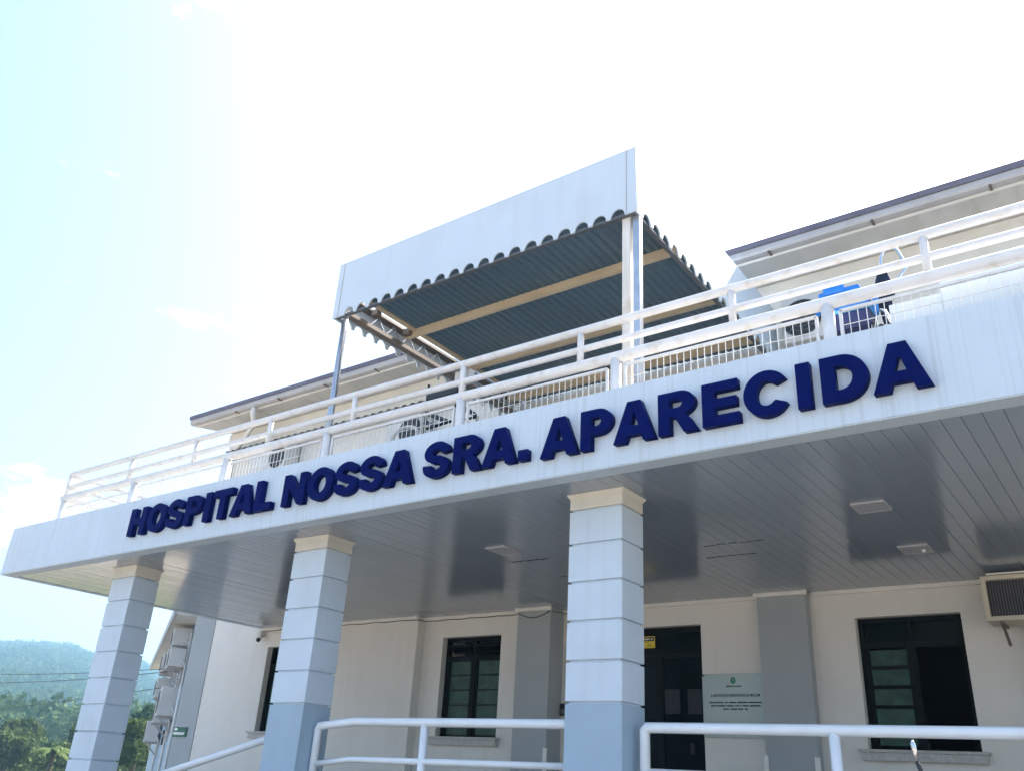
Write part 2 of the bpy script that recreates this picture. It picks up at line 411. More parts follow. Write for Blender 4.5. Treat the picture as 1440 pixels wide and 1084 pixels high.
# ---- entrance door
x0, x1, z0, z1 = DOOR; yf = YC + 0.10
d = obj('door', boxes([(x0, x0+0.06, yf, yf+0.08, z0, z1), (x1-0.06, x1, yf, yf+0.08, z0, z1), (x0+0.06, x1-0.06, yf, yf+0.08, z1-0.06, z1),
                       (x0+0.06, x1-0.06, yf+0.01, yf+0.07, z1-0.36, z1-0.31), (-5.10, -5.03, yf+0.01, yf+0.07, z0, z1-0.36)]), 'frame_dark', B)
obj('pane', boxm(x0+0.06, x1-0.06, yf+0.035, yf+0.043, z1-0.31, z1-0.06), 'glass_dark', d)
obj('pane', boxm(x0+0.06, -5.10, yf+0.035, yf+0.043, z0, z1-0.36), 'glass_dark', d)
obj('pane', boxm(-5.03, x1-0.06, yf+0.035, yf+0.043, z0, z1-0.36), 'glass_dark', d)
obj('handle', boxm(-4.68, -4.645, yf-0.03, yf+0.03, 0.42, 0.54, bev=0.008), 'paper', d)

# ---- canopy: slab and fascia, ceiling boards underneath
bm = bmesh.new()
box(bm, XL, XR, YF, YF + 0.16, ZB, ZT)
box(bm, XL, XL + 0.14, YF + 0.16, YA - 0.02, ZB, ZT)
box(bm, XL + 0.14, XR, YF + 0.16, YU - 0.003, ZB + 0.06, ZTF)
bmesh.ops.bevel(bm, geom=[e for e in bm.edges if abs(e.verts[0].co.y - YF) < 1e-4 and abs(e.verts[1].co.y - YF) < 1e-4], offset=0.008, segments=2, affect='EDGES')
can = obj('canopy', bm, 'fascia_paint', B)
obj('terrace_floor', boxm(XL + 0.141, XR, YF + 0.161, YU - 0.003, ZTF + 0.003, ZTF + 0.02), 'terrace_floor', can)
obj('ceiling_backing', boxm(XL + 0.15, XR - 0.01, YF + 0.17, YC + 0.05, ZB + 0.022, ZB + 0.05), 'soffit_gap', can)
PW = 0.11525
x = -0.59 - PW * 102
first = None
while x < XR - PW:
    xa = max(x, XL + 0.142)
    if x + PW > XL + 0.2:
        if first is None or xa != x:
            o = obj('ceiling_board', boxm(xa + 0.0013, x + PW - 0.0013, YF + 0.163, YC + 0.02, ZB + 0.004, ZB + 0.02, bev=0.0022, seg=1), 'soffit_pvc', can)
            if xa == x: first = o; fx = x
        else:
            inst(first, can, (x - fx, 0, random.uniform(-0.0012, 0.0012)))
    x += PW
# open cross joints where boards have shrunk
for (xa, xb, yy, n_, th) in ((-5.51, -5.0, 7.34, 11, 0.010), (-5.36, -5.2, 8.13, 3, 0.008), (-3.35, -2.75, 7.53, 5, 0.0015), (-3.52, -2.98, 7.96, 5, 0.0012)):
    bm = bmesh.new()
    for i in range(n_):
        xc = xa + (xb - xa) * (i + 0.5) / n_; h_ = (xb - xa) / n_ * random.uniform(0.3, 0.5); yo = yy + random.uniform(-0.012, 0.012)
        box(bm, xc - h_, xc + h_, yo, yo + th * random.uniform(0.6, 1.3), ZB - 0.0005, ZB + 0.006)
    obj('open_joint', bm, 'interior', can)
# ---- columns: recessed core (the part) with stacked blocks
CY0, CY1 = 5.655, 5.995
def column(xr, low):
    w = 0.478; x0, x1 = xr - w, xr; g = 0.022
    core = obj('column', boxm(x0 + g, x1 - g, CY0 + g, CY1 - g, ZG if low else ZF, ZB + 0.003), 'column_white', B)
    tops = [2.010, 1.734, 1.436, 1.143, 0.852, 0.562]
    gap = 0.017
    if low: tops += [0.562 - 0.29 * (i + 1) for i in range(7)]
    else: obj('plinth', boxm(x0, x1, CY0, CY1, ZF, tops[-1] - gap / 2, bev=0.006), 'column_blue', core)
    for k in range(len(tops) - 1):
        obj('block', boxm(x0, x1, CY0, CY1, tops[k+1] + gap/2, tops[k] - gap/2, bev=0.005), 'column_white', core)
    obj('capital', boxm(x0, x1, CY0, CY1, tops[0] + gap/2, ZB - 0.03, bev=0.005), 'column_cream', core)
    bm = bmesh.new()
    e = 0.022; v = []
    for zz, k in ((ZB - 0.032, 0.002), (ZB + 0.002, e)):
        v.append([bm.verts.new(p) for p in ((x0-k, CY0-k, zz), (x1+k, CY0-k, zz), (x1+k, CY1+k, zz), (x0-k, CY1+k, zz))])
    for j in range(4): bm.faces.new((v[0][j], v[0][(j+1) % 4], v[1][(j+1) % 4], v[1][j]))
    bm.faces.new(v[0][::-1]); bm.faces.new(v[1])
    obj('cornice', bm, 'column_cream', core)
    return core
for xr in (-9.832, -6.487, -3.171): column(xr, xr < -9)

# ---- main roof: eave soffit, gutter, roof edge, sloping roof
E0 = (-14.52, 8.74); E1 = (-13.98, YU)
bm = bmesh.new()
def prism(bm, pts, z0, z1):
    a = [bm.verts.new((p[0], p[1], z0)) for p in pts]; b = [bm.verts.new((p[0], p[1], z1)) for p in pts]; n = len(pts)
    bm.faces.new(a[::-1]); bm.faces.new(b)
    for i in range(n): bm.faces.new((a[i], a[(i+1) % n], b[(i+1) % n], b[i]))
prism(bm, [(E0[0] + 0.10, E0[1] + 0.11), (XR + 1, E0[1] + 0.11), (XR + 1, YU + 0.1), (E1[0], YU + 0.1)], ZE, ZE + 0.05)
ro = obj('roof', bm, 'soffit_wood', B)
bm = bmesh.new(); prism(bm, [(E0[0] + 0.085, E0[1] + 0.09), (XR + 1, E0[1] + 0.09), (XR + 1, E0[1] + 0.108), (E0[0] + 0.095, E0[1] + 0.108)], ZE - 0.012, ZE + 0.10)
obj('fascia_board', bm, 'moulding', ro)
bm = bmesh.new()
pr = [(-0.01, 0.13), (-0.015, 0.05), (0.0, 0.025), (0.05, 0.012), (0.087, 0.02), (0.087, 0.115)]
for s, xx in ((0, E0[0] + 0.03), (1, XR + 1)):
    pr_v = [bm.verts.new((xx, E0[1] + a, ZE + b)) for a, b in pr]
    if s == 0: p0 = pr_v
    else: p1 = pr_v
for i in range(len(pr) - 1): bm.faces.new((p0[i], p0[i+1], p1[i+1], p1[i]))
bm.faces.new(p0); bm.faces.new(p1[::-1])
obj('gutter', bm, 'gutter', ro)
bm = bmesh.new(); prism(bm, [(E0[0], E0[1] - 0.03), (XR + 1, E0[1] - 0.03), (XR + 1, E0[1] + 0.5), (E0[0] + 0.3, E0[1] + 0.5)], ZE + 0.118, ZE + 0.195)
obj('roof_edge', bm, 'roof_edge', ro)
bm = bmesh.new()
sl_ = math.tan(math.radians(17))
q = [(E0[0] + 0.02, E0[1], 0), (XR + 1, E0[1], 0), (XR + 1, 13.3, 1), (-10.5, 13.3, 1), (XW - 0.2, 17.6, 0), (XR + 1, 17.6, 0)]
vv = [bm.verts.new((a, b, ZE + 0.17 + (sl_ * (13.3 - 8.74) if c else 0))) for a, b, c in q]
bm.faces.new((vv[0], vv[1], vv[2], vv[3])); bm.faces.new((vv[3], vv[2], vv[5], vv[4])); bm.faces.new((vv[0], vv[3], vv[4])); bm.faces.new((vv[1], vv[5], vv[2]))
bm.faces.new((vv[0], vv[4], vv[5], vv[1]))
obj('tiled_slope', bm, 'roof_tile', ro)
# cove band under the eave, wall ledge of corrugated sheet
obj('cove', boxm(XW + 0.02, XR, YU - 0.06, YU - 0.002, ZE - 0.16, ZE - 0.002, bev=0.02), 'wall_upper', ro)
# gutter brackets
for xx in (-13.1, -11.9, -10.7, -9.5, -2.9, -1.7, -0.5):
    obj('gutter_bracket', boxm(xx, xx + 0.03, E0[1] - 0.02, E0[1] + 0.088, ZE + 0.004, ZE + 0.022), 'truss_brown', ro)
# downpipe from the gutter to the wall corner
bm = bmesh.new(); tube(bm, [(-12.62, 8.79, ZE + 0.02), (-12.62, 8.79, ZE - 0.10), (-12.75, 8.95, ZE - 0.22), (-13.85, 9.42, ZE - 0.42), (-13.95, 9.44, ZE - 0.55), (-13.95, 9.44, ZTF + 0.02)], 0.045, 10)
obj('downpipe', bm, 'moulding', B)

def corrugated(x0, x1, y0, y1, z, pitch, amp, ny=2, slope=0.0, seg=8):
    bm = bmesh.new(); n = int((x1 - x0) / pitch * seg); prev = None
    for i in range(n + 1):
        xx = x0 + (x1 - x0) * i / n; zz = z + amp * math.sin(2 * math.pi * (xx - x0) / pitch)
        col = [bm.verts.new((xx, y0 + (y1 - y0) * k / (ny - 1), zz + slope * (y0 + (y1 - y0) * k / (ny - 1) - y0))) for k in range(ny)]
        if prev:
            for k in range(ny - 1):
                f = bm.faces.new((prev[k], col[k], col[k+1], prev[k+1])); f.smooth = True
        prev = col
    return bm
bm = corrugated(-13.85, -8.3, 9.20, YU - 0.003, 5.47, 0.177, 0.026, slope=0.25)
bmesh.ops.solidify(bm, geom=bm.faces[:], thickness=0.006)
obj('wall_ledge', bm, 'soffit_wood', B)

# ------------------------------------------------------------------ the big letters
def ell(cx, cy, rx, ry, a0, a1, n=18):
    return [(cx + rx * math.cos(math.radians(a0 + (a1 - a0) * i / n)), cy + ry * math.sin(math.radians(a0 + (a1 - a0) * i / n))) for i in range(n + 1)]
def rect(a, b, c, d): return [(a, c), (b, c), (b, d), (a, d)]
def s_shape():
    return (ell(.5, .70, .44, .312, 14, 222, 26) + [(.34, .415)] + ell(.5, .30, .17, .088, 95, -172, 20) + [(.315, .345), (.035, .365)]
            + ell(.5, .30, .46, .312, 172, 402, 28)[1:] + [(.66, .585)] + ell(.5, .70, .165, .088, -85, -352, 20) + [(.675, .665), (.935, .69)])
GL = {
 'H': (1.163, [[(.09,0),(.38,0),(.38,.385),(.785,.385),(.785,0),(1.075,0),(1.075,1),(.785,1),(.785,.63),(.38,.63),(.38,1),(.09,1)]]),
 'I': (.543, [rect(.125, .42, 0, 1)]),
 'T': (1.008, [[(.36,0),(.65,0),(.65,.765),(.98,.765),(.98,1),(.03,1),(.03,.765),(.36,.765)]]),
 'L': (.931, [[(.09,0),(.89,0),(.89,.24),(.38,.24),(.38,1),(.09,1)]]),
 'E': (1.008, [[(.09,0),(.95,0),(.95,.225),(.38,.225),(.38,.40),(.89,.40),(.89,.61),(.38,.61),(.38,.785),(.93,.785),(.93,1),(.09,1)]]),
 'N': (1.163, [[(.09,0),(.365,0),(.365,.56),(.80,0),(1.075,0),(1.075,1),(.80,1),(.80,.44),(.365,1),(.09,1)]]),
 'A': (1.087, [[(0,0),(.305,0),(.36,.165),(.725,.165),(.78,0),(1.087,0),(.715,1),(.372,1)], [(.425,.385),(.543,.74),(.66,.385)]]),
 'P': (1.008, [[(.09,0),(.38,0),(.38,.355),(.56,.355)] + ell(.56,.678,.40,.322,-90,90) + [(.09,1)], [(.38,.565),(.53,.565)] + ell(.53,.680,.135,.115,-90,90,10) + [(.38,.795)]]),
 'R': (1.087, [[(.09,0),(.38,0),(.38,.395),(.45,.395),(.53,.33),(.72,0),(1.06,0),(.86,.33),(.76,.43)] + ell(.62,.712,.38,.288,-62,90) + [(.09,1)], [(.38,.600),(.57,.600)] + ell(.57,.702,.125,.102,-90,90,10) + [(.38,.804)]]),
 'D': (1.087, [[(.09,0),(.50,0)] + ell(.50,.5,.53,.5,-90,90,22) + [(.09,1)], [(.38,.235),(.47,.235)] + ell(.47,.5,.255,.265,-90,90,14) + [(.38,.765)]]),
 'O': (1.163, [ell(.58,.5,.54,.516,0,350,35), ell(.58,.5,.245,.285,0,345,23)]),
 'C': (1.087, [ell(.56,.5,.51,.516,33,327,36) + [(.755,.315)] + ell(.56,.5,.225,.285,310,50,24) + [(.755,.685)]]),
 'S': (1.008, [s_shape()]),
 '.': (.465, [rect(.09, .375, 0, .27)]),
}
SG = thing('hospital_name_sign', (-5.05, YF - 0.004, 2.30), 'raised navy blue capital letters spelling the hospital name across the canopy front', 'sign')
CAP = 0.316
for word, xa, xb, zb in (('HOSPITAL', -9.335, -6.80, 2.310), ('NOSSA', -6.675, -4.945, 2.305), ('SRA.', -4.835, -3.70, 2.305), ('APARECIDA', -3.605, -0.785, 2.285)):
    adv = [GL[c][0] for c in word]
    k = (xb - xa) / sum(adv)
    cx = xa
    for c, a in zip(word, adv):
        def tw(u, v, w, cx=cx, k=k, zb=zb): return Vector((cx + u * k, YF - 0.036 - w, zb + v * CAP))
        bmL = poly_mesh(GL[c][1], 0.056, tw, 0.002)
        obj('letter', bmL, 'letter_navy', SG)
        cx += a * k

# ------------------------------------------------------------------ terrace railing
RY = 5.60
TR = thing('terrace_railing', (-6.0, RY, ZTF + 0.02), 'white tubular steel railing with wire mesh along the edge of the roof terrace', 'railing')
XRL = -11.975
zb_, zt_, zm_ = 3.262, 3.600, 3.420
obj('top_rail', tubem([(XRL, RY, zt_ + 0.01), (XR, RY, zt_)], 0.036, 14), 'rail_white', TR)
obj('mid_rail', tubem([(XRL, RY, zm_), (XR, RY, zm_)], 0.030, 14), 'rail_white', TR)
obj('main_rail', tubem([(XRL - 0.06, RY, zb_), (XR, RY, zb_)], 0.048, 16), 'rail_white', TR)
for xx in (XRL, -10.436, -9.041, -7.663, -6.318, -4.862, -3.55, -2.171, -0.772, 0.65, 2.0, 3.4):
    obj('upper_post', tubem([(xx, RY, zb_ + 0.03), (xx, RY, zt_ - 0.01)], 0.030, 12), 'rail_white', TR)
lowx = (XRL + 0.01, -10.24, -8.35, -6.665, -4.855, -3.20, -1.462, 0.30, 2.1, 3.9)
for xx in lowx:
    obj('lower_post', tubem([(xx, RY, ZTF + 0.02), (xx, RY, zb_ - 0.02)], 0.046, 14), 'rail_white', TR)
def mesh_panel(x0, x1, y, z0, z1):
    bm = bmesh.new()
    for a, b in (((x0, y, z0), (x0, y, z1)), ((x1, y, z0), (x1, y, z1)), ((x0, y, z1), (x1, y, z1)), ((x0, y, z0), (x1, y, z0))): bar(bm, a, b, 0.022, 0.022)
    fr = bm
    wm = bmesh.new()
    n = max(2, int((x1 - x0) / 0.058))
    for i in range(1, n):
        xx = x0 + (x1 - x0) * i / n; bar(wm, (xx, y, z0), (xx, y, z1), 0.0045, 0.0045)
    zz = z1 - 0.12
    while zz > z0:
        bar(wm, (x0, y - 0.004, zz), (x1, y - 0.004, zz), 0.0045, 0.0045); zz -= 0.15
    return fr, wm
for a, b in zip(lowx, lowx[1:]):
    if b > -9:
        fr, wm = mesh_panel(a + 0.085, b - 0.085, RY + 0.005, ZTF + 0.06, zb_ - 0.055 - 0.03)
    else:
        fr, wm = mesh_panel(a + 0.085, b - 0.085, RY + 0.005, ZTF + 0.06, zb_ - 0.14)
    p = obj('mesh_frame', fr, 'rail_white', TR)
    obj('wire_mesh', wm, 'wire_white', p, kind='stuff')
# return along the left end
XE = XRL
for (zz, r) in ((zt_, 0.03), (zm_, 0.026), (zb_, 0.04), (zb_ - 0.16, 0.02)):
    obj('side_rail', tubem([(XE, RY + 0.03, zz), (XE, YU - 0.01, zz)], r, 12), 'rail_white', TR)
for yy in (7.2, 8.6):
    obj('side_post', tubem([(XE, yy, ZTF + 0.02), (XE, yy, zt_ - 0.01)], 0.03, 12), 'rail_white', TR)
fl = thing('floodlight', (-4.93, 5.70, 3.45), 'small white box fixed behind the terrace railing post under the awning', 'light')
bm = boxm(-5.02, -4.835, 5.66, 5.74, 3.455, 3.585, bev=0.008); obj('housing', bm, 'ac_white', fl)
obj('bracket', boxm(-4.96, -4.90, 5.652, 5.70, 3.40, 3.454), 'ac_white', fl)

# ------------------------------------------------------------------ terrace awning
AY, AX0, AX1, AYB = 5.80, -7.135, -3.103, 9.44
AZ0, AZ1 = 4.838, 5.582
A = thing('terrace_awning', (-5.1, 7.5, ZTF + 0.02), 'corrugated metal awning on posts with tall white scalloped panels above the terrace', 'awning')
def scallop(u0, u1, v0, v1, pitch=0.2, r=0.076, rise=0.086, start=0.20):
    pts = [(u0, v1), (u0, v0)]; u = u0 + start
    while u + r < u1 - 0.06:
        pts.append((u - r, v0)); pts += [(u - r * math.cos(math.pi * i / 10), v0 + rise * math.sin(math.pi * i / 10)) for i in range(1, 10)]; pts.append((u + r, v0)); u += pitch
    return pts + [(u1, v0), (u1, v1)]
obj('front_panel', poly_mesh([scallop(AX0, AX1, AZ0, AZ1, 0.198, start=0.27)], 0.02, lambda u, v, w: Vector((u, AY + w, v))), 'panel_white', A)
obj('side_panel', poly_mesh([scallop(AY + 0.012, AYB, AZ0, AZ1, 0.198)], 0.02, lambda u, v, w: Vector((AX1 - 0.012 + w, u, v))), 'panel_white', A)
obj('side_panel', poly_mesh([scallop(AY + 0.012, AYB, AZ0, AZ1, 0.198)], 0.02, lambda u, v, w: Vector((AX0 + 0.012 + w, u, v))), 'panel_white', A)
for xx in (AX0 + 0.085, AX1 - 0.105):   # cover strips near the panel ends
    obj('panel_joint', boxm(xx, xx + 0.007, AY - 0.016, AY - 0.011, AZ0 + 0.005, AZ1 - 0.003), 'gutter', A)
ZS = 5.155
bm = corrugated(AX0 + 0.27, AX1 - 0.03, AY + 0.06, AYB, ZS, 0.096, 0.025, seg=6)
obj('roof_sheet', bm, 'sheet_metal', A)
bm = corrugated(AX0 + 0.27, AX1 - 0.03, AY + 0.06, AYB, ZS + 0.004, 0.096, 0.025, seg=6)
obj('roof_sheet_top', bm, 'panel_white', A)
obj('edge_beam', boxm(AX0 + 0.03, AX1 - 0.03, AY + 0.014, AY + 0.055, AZ0 + 0.004, AZ0 + 0.030), 'edge_steel', A)
obj('edge_beam', boxm(AX1 - 0.075, AX1 - 0.03, AY + 0.056, AYB, AZ0 + 0.004, AZ0 + 0.030), 'edge_steel', A)
for yy in (6.88, 8.0, 9.1):
    bm = boxes([(AX0 + 0.12, AX1 - 0.03, yy, yy + 0.006, ZS - 0.112, ZS - 0.014), (AX0 + 0.12, AX1 - 0.03, yy + 0.006, yy + 0.055, ZS - 0.112, ZS - 0.105), (AX0 + 0.12, AX1 - 0.03, yy + 0.006, yy + 0.055, ZS - 0.021, ZS - 0.014)])
    obj('purlin', bm, 'beam_tan', A)
obj('sheet_angle', boxm(AX0 + 0.255, AX0 + 0.31, AY + 0.06, AYB, ZS - 0.045, ZS - 0.015), 'beam_tan', A)
# lattice truss along the left side
xt = AX0 + 0.085
bm = boxes([(xt - 0.045, xt + 0.045, AY + 0.06, AYB, AZ0 + 0.085, AZ0 + 0.135)])
tr = obj('truss', bm, 'truss_brown', A)
obj('top_chord_cover', boxm(xt - 0.058, xt + 0.065, AY + 0.06, AYB, ZS - 0.02, ZS + 0.012), 'truss_brown', tr)  # top chord with added flat cover, widened to keep sun off the panel's inside
y = AY + 0.5; k = 0
while y < AYB - 0.15:
    bm = bmesh.new(); za, zb2 = (AZ0 + 0.13, ZS - 0.015) if k % 2 == 0 else (ZS - 0.015, AZ0 + 0.13)
    bar(bm, (xt, y, za), (xt, y + 0.14, zb2), 0.014, 0.014); obj('lattice_bar', bm, 'galvanised', tr); y += 0.14; k += 1
for yy in (6.3, 6.86, 7.93):
    obj('hanger', boxm(xt + 0.067, xt + 0.168, yy - 0.05, yy + 0.02, ZS - 0.10, ZS - 0.02), 'truss_brown', tr)
# posts
obj('post', tubem([(-7.03, 5.90, ZTF + 0.02), (-7.03, 5.90, AZ0 + 0.03)], 0.038, 12), 'galvanised', A)
obj('post', boxm(-3.292, -3.207, 5.862, 5.945, ZTF + 0.02, AZ0 + 0.06, bev=0.008), 'post_white', A)
obj('post', boxm(-3.178, -3.112, 5.862, 5.928, ZTF + 0.02, AZ0 + 0.06, bev=0.006), 'galvanised', A)
obj('post', boxm(-7.07, -6.99, 9.30, 9.38, ZTF + 0.02, AZ0 + 0.03, bev=0.006), 'galvanised', A)
obj('post', boxm(-3.20, -3.12, 9.30, 9.38, ZTF + 0.02, AZ0 + 0.03, bev=0.006), 'galvanised', A)
bm = bmesh.new(); bmesh.ops.create_uvsphere(bm, u_segments=14, v_segments=10, radius=0.055); bmesh.ops.translate(bm, verts=bm.verts[:], vec=(-7.03, 5.885, AZ0 + 0.045))
obj('post_cap', bm, 'galvanised', A, smooth=True)

# ------------------------------------------------------------------ air conditioners
def disc(bm, c, r, y, n=28):
    vs = [bm.verts.new((c[0] + r * math.cos(2*math.pi*i/n), y, c[1] + r * math.sin(2*math.pi*i/n))) for i in range(n)]
    bm.faces.new(vs)
def condenser(x, y, z, w=0.80, h=0.55, dp=0.29, label='', rot=0.0, m='ac_white', fan_off=-0.11, fan_r=0.40):
    """outdoor split unit: front faces -Y, back at y, standing at z on two wall brackets"""
    t = thing('air_conditioner', (x, y, z), label, 'air conditioner', 'air conditioning units on the hospital')
    t.rotation_euler = (0, 0, rot)
    W[t.name] = Vector((0, 0, 0))
    g = 0.05
    obj('casing', boxm(-w/2, w/2, -dp - g, -g, 0, h, bev=0.012), m, t)
    cx, cz, r = w * fan_off, h / 2, h * fan_r
    bm = bmesh.new(); disc(bm, (cx, cz), r, -dp - g - 0.003); fan = obj('fan_opening', bm, 'grille_black', t)
    bm = bmesh.new()
    for k in range(1, 5):
        rr_ = r * k / 4
        tube(bm, [(cx + rr_ * math.cos(2*math.pi*i/24), -dp - g - 0.012, cz + rr_ * math.sin(2*math.pi*i/24)) for i in range(25)], 0.004, 5, False)
    for i in range(8):
        a = 2 * math.pi * i / 8; bar(bm, (cx + 0.02 * math.cos(a), -dp - g - 0.012, cz + 0.02 * math.sin(a)), (cx + r * math.cos(a), -dp - g - 0.012, cz + r * math.sin(a)), 0.006, 0.006)
    obj('fan_guard', bm, 'grille_bar', t)
    if fan_off < 0: obj('service_cover', boxm(w * 0.34, w/2 - 0.012, -dp - g - 0.006, -dp - g - 0.001, 0.05, h * 0.5), m, t)
    for s in (-1, 1):
        bm = bmesh.new(); bar(bm, (s * w * 0.32, 0, -0.018), (s * w * 0.32, -dp - g, -0.018), 0.035, 0.03); bar(bm, (s * w * 0.32, -0.012, -0.02), (s * w * 0.32, -0.012, -0.30), 0.035, 0.022)
        bar(bm, (s * w * 0.32, -0.02, -0.28), (s * w * 0.32, -dp * 0.9, -0.03), 0.025, 0.02)
        obj('bracket', bm, 'gutter', t)
    bm = bmesh.new(); tube(bm, [(w/2, -dp * 0.4, h * 0.3), (w/2 + 0.06, -dp * 0.35, h * 0.28), (w/2 + 0.08, -0.03, h * 0.1), (w/2 + 0.08, -0.02, -0.35)], 0.016, 8)
    obj('hose', bm, 'ac_white', t)
    return t
condenser(-12.45, YU, 4.80, 0.98, 0.58, label='white air conditioner on the upper wall below the downpipe, dark fan at its right', fan_off=0.27, fan_r=0.36)
condenser(-9.12, YU, 4.70, 0.72, 0.57, label='white air conditioner on the upper wall just left of the awning, behind the mesh', fan_off=0.22, fan_r=0.40)
condenser(-2.63, YU, 4.93, 0.60, 0.60, label='outdoor air conditioner with round fan right of the awning, left of the blue chair')

# box air conditioner set on the porch wall at the far right
t = thing('air_conditioner', (-0.95, 9.80, 1.63), 'beige box air conditioner with black grille on the porch wall at the right edge', 'air conditioner', 'air conditioning units on the hospital')
obj('casing', boxes([(-1.32, -0.60, 9.44, 9.795, 1.66, 1.70), (-1.32, -0.60, 9.44, 9.795, 2.045, 2.085), (-1.32, -1.28, 9.44, 9.795, 1.70, 2.045), (-0.64, -0.60, 9.44, 9.795, 1.70, 2.045), (-1.28, -0.64, 9.60, 9.795, 1.70, 2.045)]), 'ac_beige', t)
obj('grille', boxm(-1.28, -0.64, 9.50, 9.599, 1.70, 2.045), 'grille_black', t)
bm = bmesh.new()
for i in range(1, 26): bar(bm, (-1.28 + 0.64 * i / 26, 9.493, 1.70), (-1.28 + 0.64 * i / 26, 9.493, 2.045), 0.004, 0.006)
obj('grille_fins', bm, 'grille_bar', t)
for xx in (-1.20, -0.72):
    bm = bmesh.new(); bar(bm, (xx, 9.795, 1.645), (xx, 9.44, 1.645), 0.03, 0.025); bar(bm, (xx, 9.79, 1.48), (xx, 9.52, 1.635), 0.025, 0.02)
    obj('bracket', bm, 'truss_brown', t)
obj('top_cover', boxm(-1.26, -0.55, 9.42, 9.795, 2.092, 2.106), 'moulding', t)

# ------------------------------------------------------------------ things on the terrace
# blue reclining armchair
ch = thing('recliner_chair', (-1.50, 6.15, ZTF + 0.02), 'bright blue vinyl hospital recliner chair behind the terrace mesh above the last letters', 'chair')
obj('backrest', boxm(-1.645, -1.325, 6.06, 6.14, 3.46, 3.640, bev=0.025), 'vinyl_blue', ch)
obj('headrest', boxm(-1.60, -1.44, 6.04, 6.10, 3.59, 3.695, bev=0.02), 'vinyl_blue', ch)
obj('seat', boxm(-1.545, -1.235, 5.86, 6.05, 3.16, 3.300, bev=0.02), 'vinyl_navy', ch)
obj('seat_trim', boxm(-1.55, -1.23, 5.855, 6.05, 3.302, 3.332, bev=0.008), 'vinyl_light', ch)
obj('seat_cushion', boxm(-1.545, -1.235, 5.86, 6.05, 3.334, 3.42, bev=0.02), 'vinyl_blue', ch)
bm = bmesh.new(); tube(bm, [(-1.60, 5.86, 3.33), (-1.605, 5.86, 3.40), (-1.60, 5.95, 3.44), (-1.60, 6.09, 3.46)], 0.018, 8); obj('armrest', bm, 'vinyl_blue', ch)
bm = bmesh.new(); tube(bm, [(-1.19, 5.86, 3.22), (-1.185, 5.86, 3.38), (-1.19, 5.95, 3.42), (-1.25, 6.09, 3.42)], 0.018, 8); obj('armrest', bm, 'vinyl_blue', ch)
for xx in (-1.53, -1.25):
    for yy in (5.9, 6.02):
        obj('leg', tubem([(xx, yy, ZTF + 0.02), (xx, yy, 3.2)], 0.016, 8), 'chrome', ch)
bm = bmesh.new(); bar(bm, (-1.53, 6.07, 3.22), (-1.53, 6.10, 3.50), 0.02, 0.02); bar(bm, (-1.36, 6.07, 3.22), (-1.36, 6.10, 3.50), 0.02, 0.02); obj('back_frame', bm, 'chrome', ch)
# folded wheelchair with navy canvas
wc = thing('folded_wheelchair', (-1.16, 6.2, ZTF + 0.02), 'folded wheelchair with navy canvas and bent chrome push handle beside the blue chair', 'wheelchair')
bm = bmesh.new()
vv = [bm.verts.new(p) for p in ((-1.19, 6.11, 3.73), (-1.135, 6.09, 3.73), (-1.075, 6.06, 3.49), (-1.15, 6.04, 3.22), (-1.185, 6.04, 3.22), (-1.235, 6.08, 3.55))]
fa = bm.faces.new(vv); bmesh.ops.solidify(bm, geom=[fa], thickness=0.03)
obj('canvas_back', bm, 'canvas_navy', wc)
bm = bmesh.new(); tube(bm, [(-1.18, 6.13, 3.45), (-1.175, 6.13, 3.70), (-1.16, 6.13, 3.84), (-1.13, 6.13, 3.90), (-1.06, 6.13, 3.915), (-1.035, 6.13, 3.88), (-0.995, 6.13, 3.74), (-1.00, 6.13, 3.69), (-1.09, 6.13, 3.59), (-1.13, 6.13, 3.5)], 0.012, 10); obj('push_handle', bm, 'chrome', wc)
for dx in (0, 0.07):
    bm = bmesh.new(); tube(bm, [(-1.20 + dx, 6.15 + 0.30 * math.cos(a), ZTF + 0.34 + 0.30 * math.sin(a)) for a in np.linspace(0, 2*math.pi, 25)], 0.014, 8, False); obj('wheel', bm, 'rubber', wc)
bm = bmesh.new(); tube(bm, [(-1.23, 5.93, 3.12), (-1.20, 5.93, 3.30), (-1.15, 5.95, 3.28), (-1.10, 5.97, 3.12), (-1.10, 6.05, ZTF + 0.05)], 0.016, 8); obj('frame', bm, 'chrome', wc)
# low white partition walls behind the mesh at the right
pw = thing('partition_wall', (0.5, 5.9, ZTF + 0.02), 'low white partition wall behind the terrace mesh at the right edge', 'wall')
obj('low_section', boxm(-1.09, -0.745, 5.80, 5.87, ZTF + 0.02, 3.235), 'panel_white', pw)
obj('high_section', boxm(-0.742, XR - 0.1, 5.785, 5.86, ZTF + 0.02, 3.31), 'panel_white', pw)
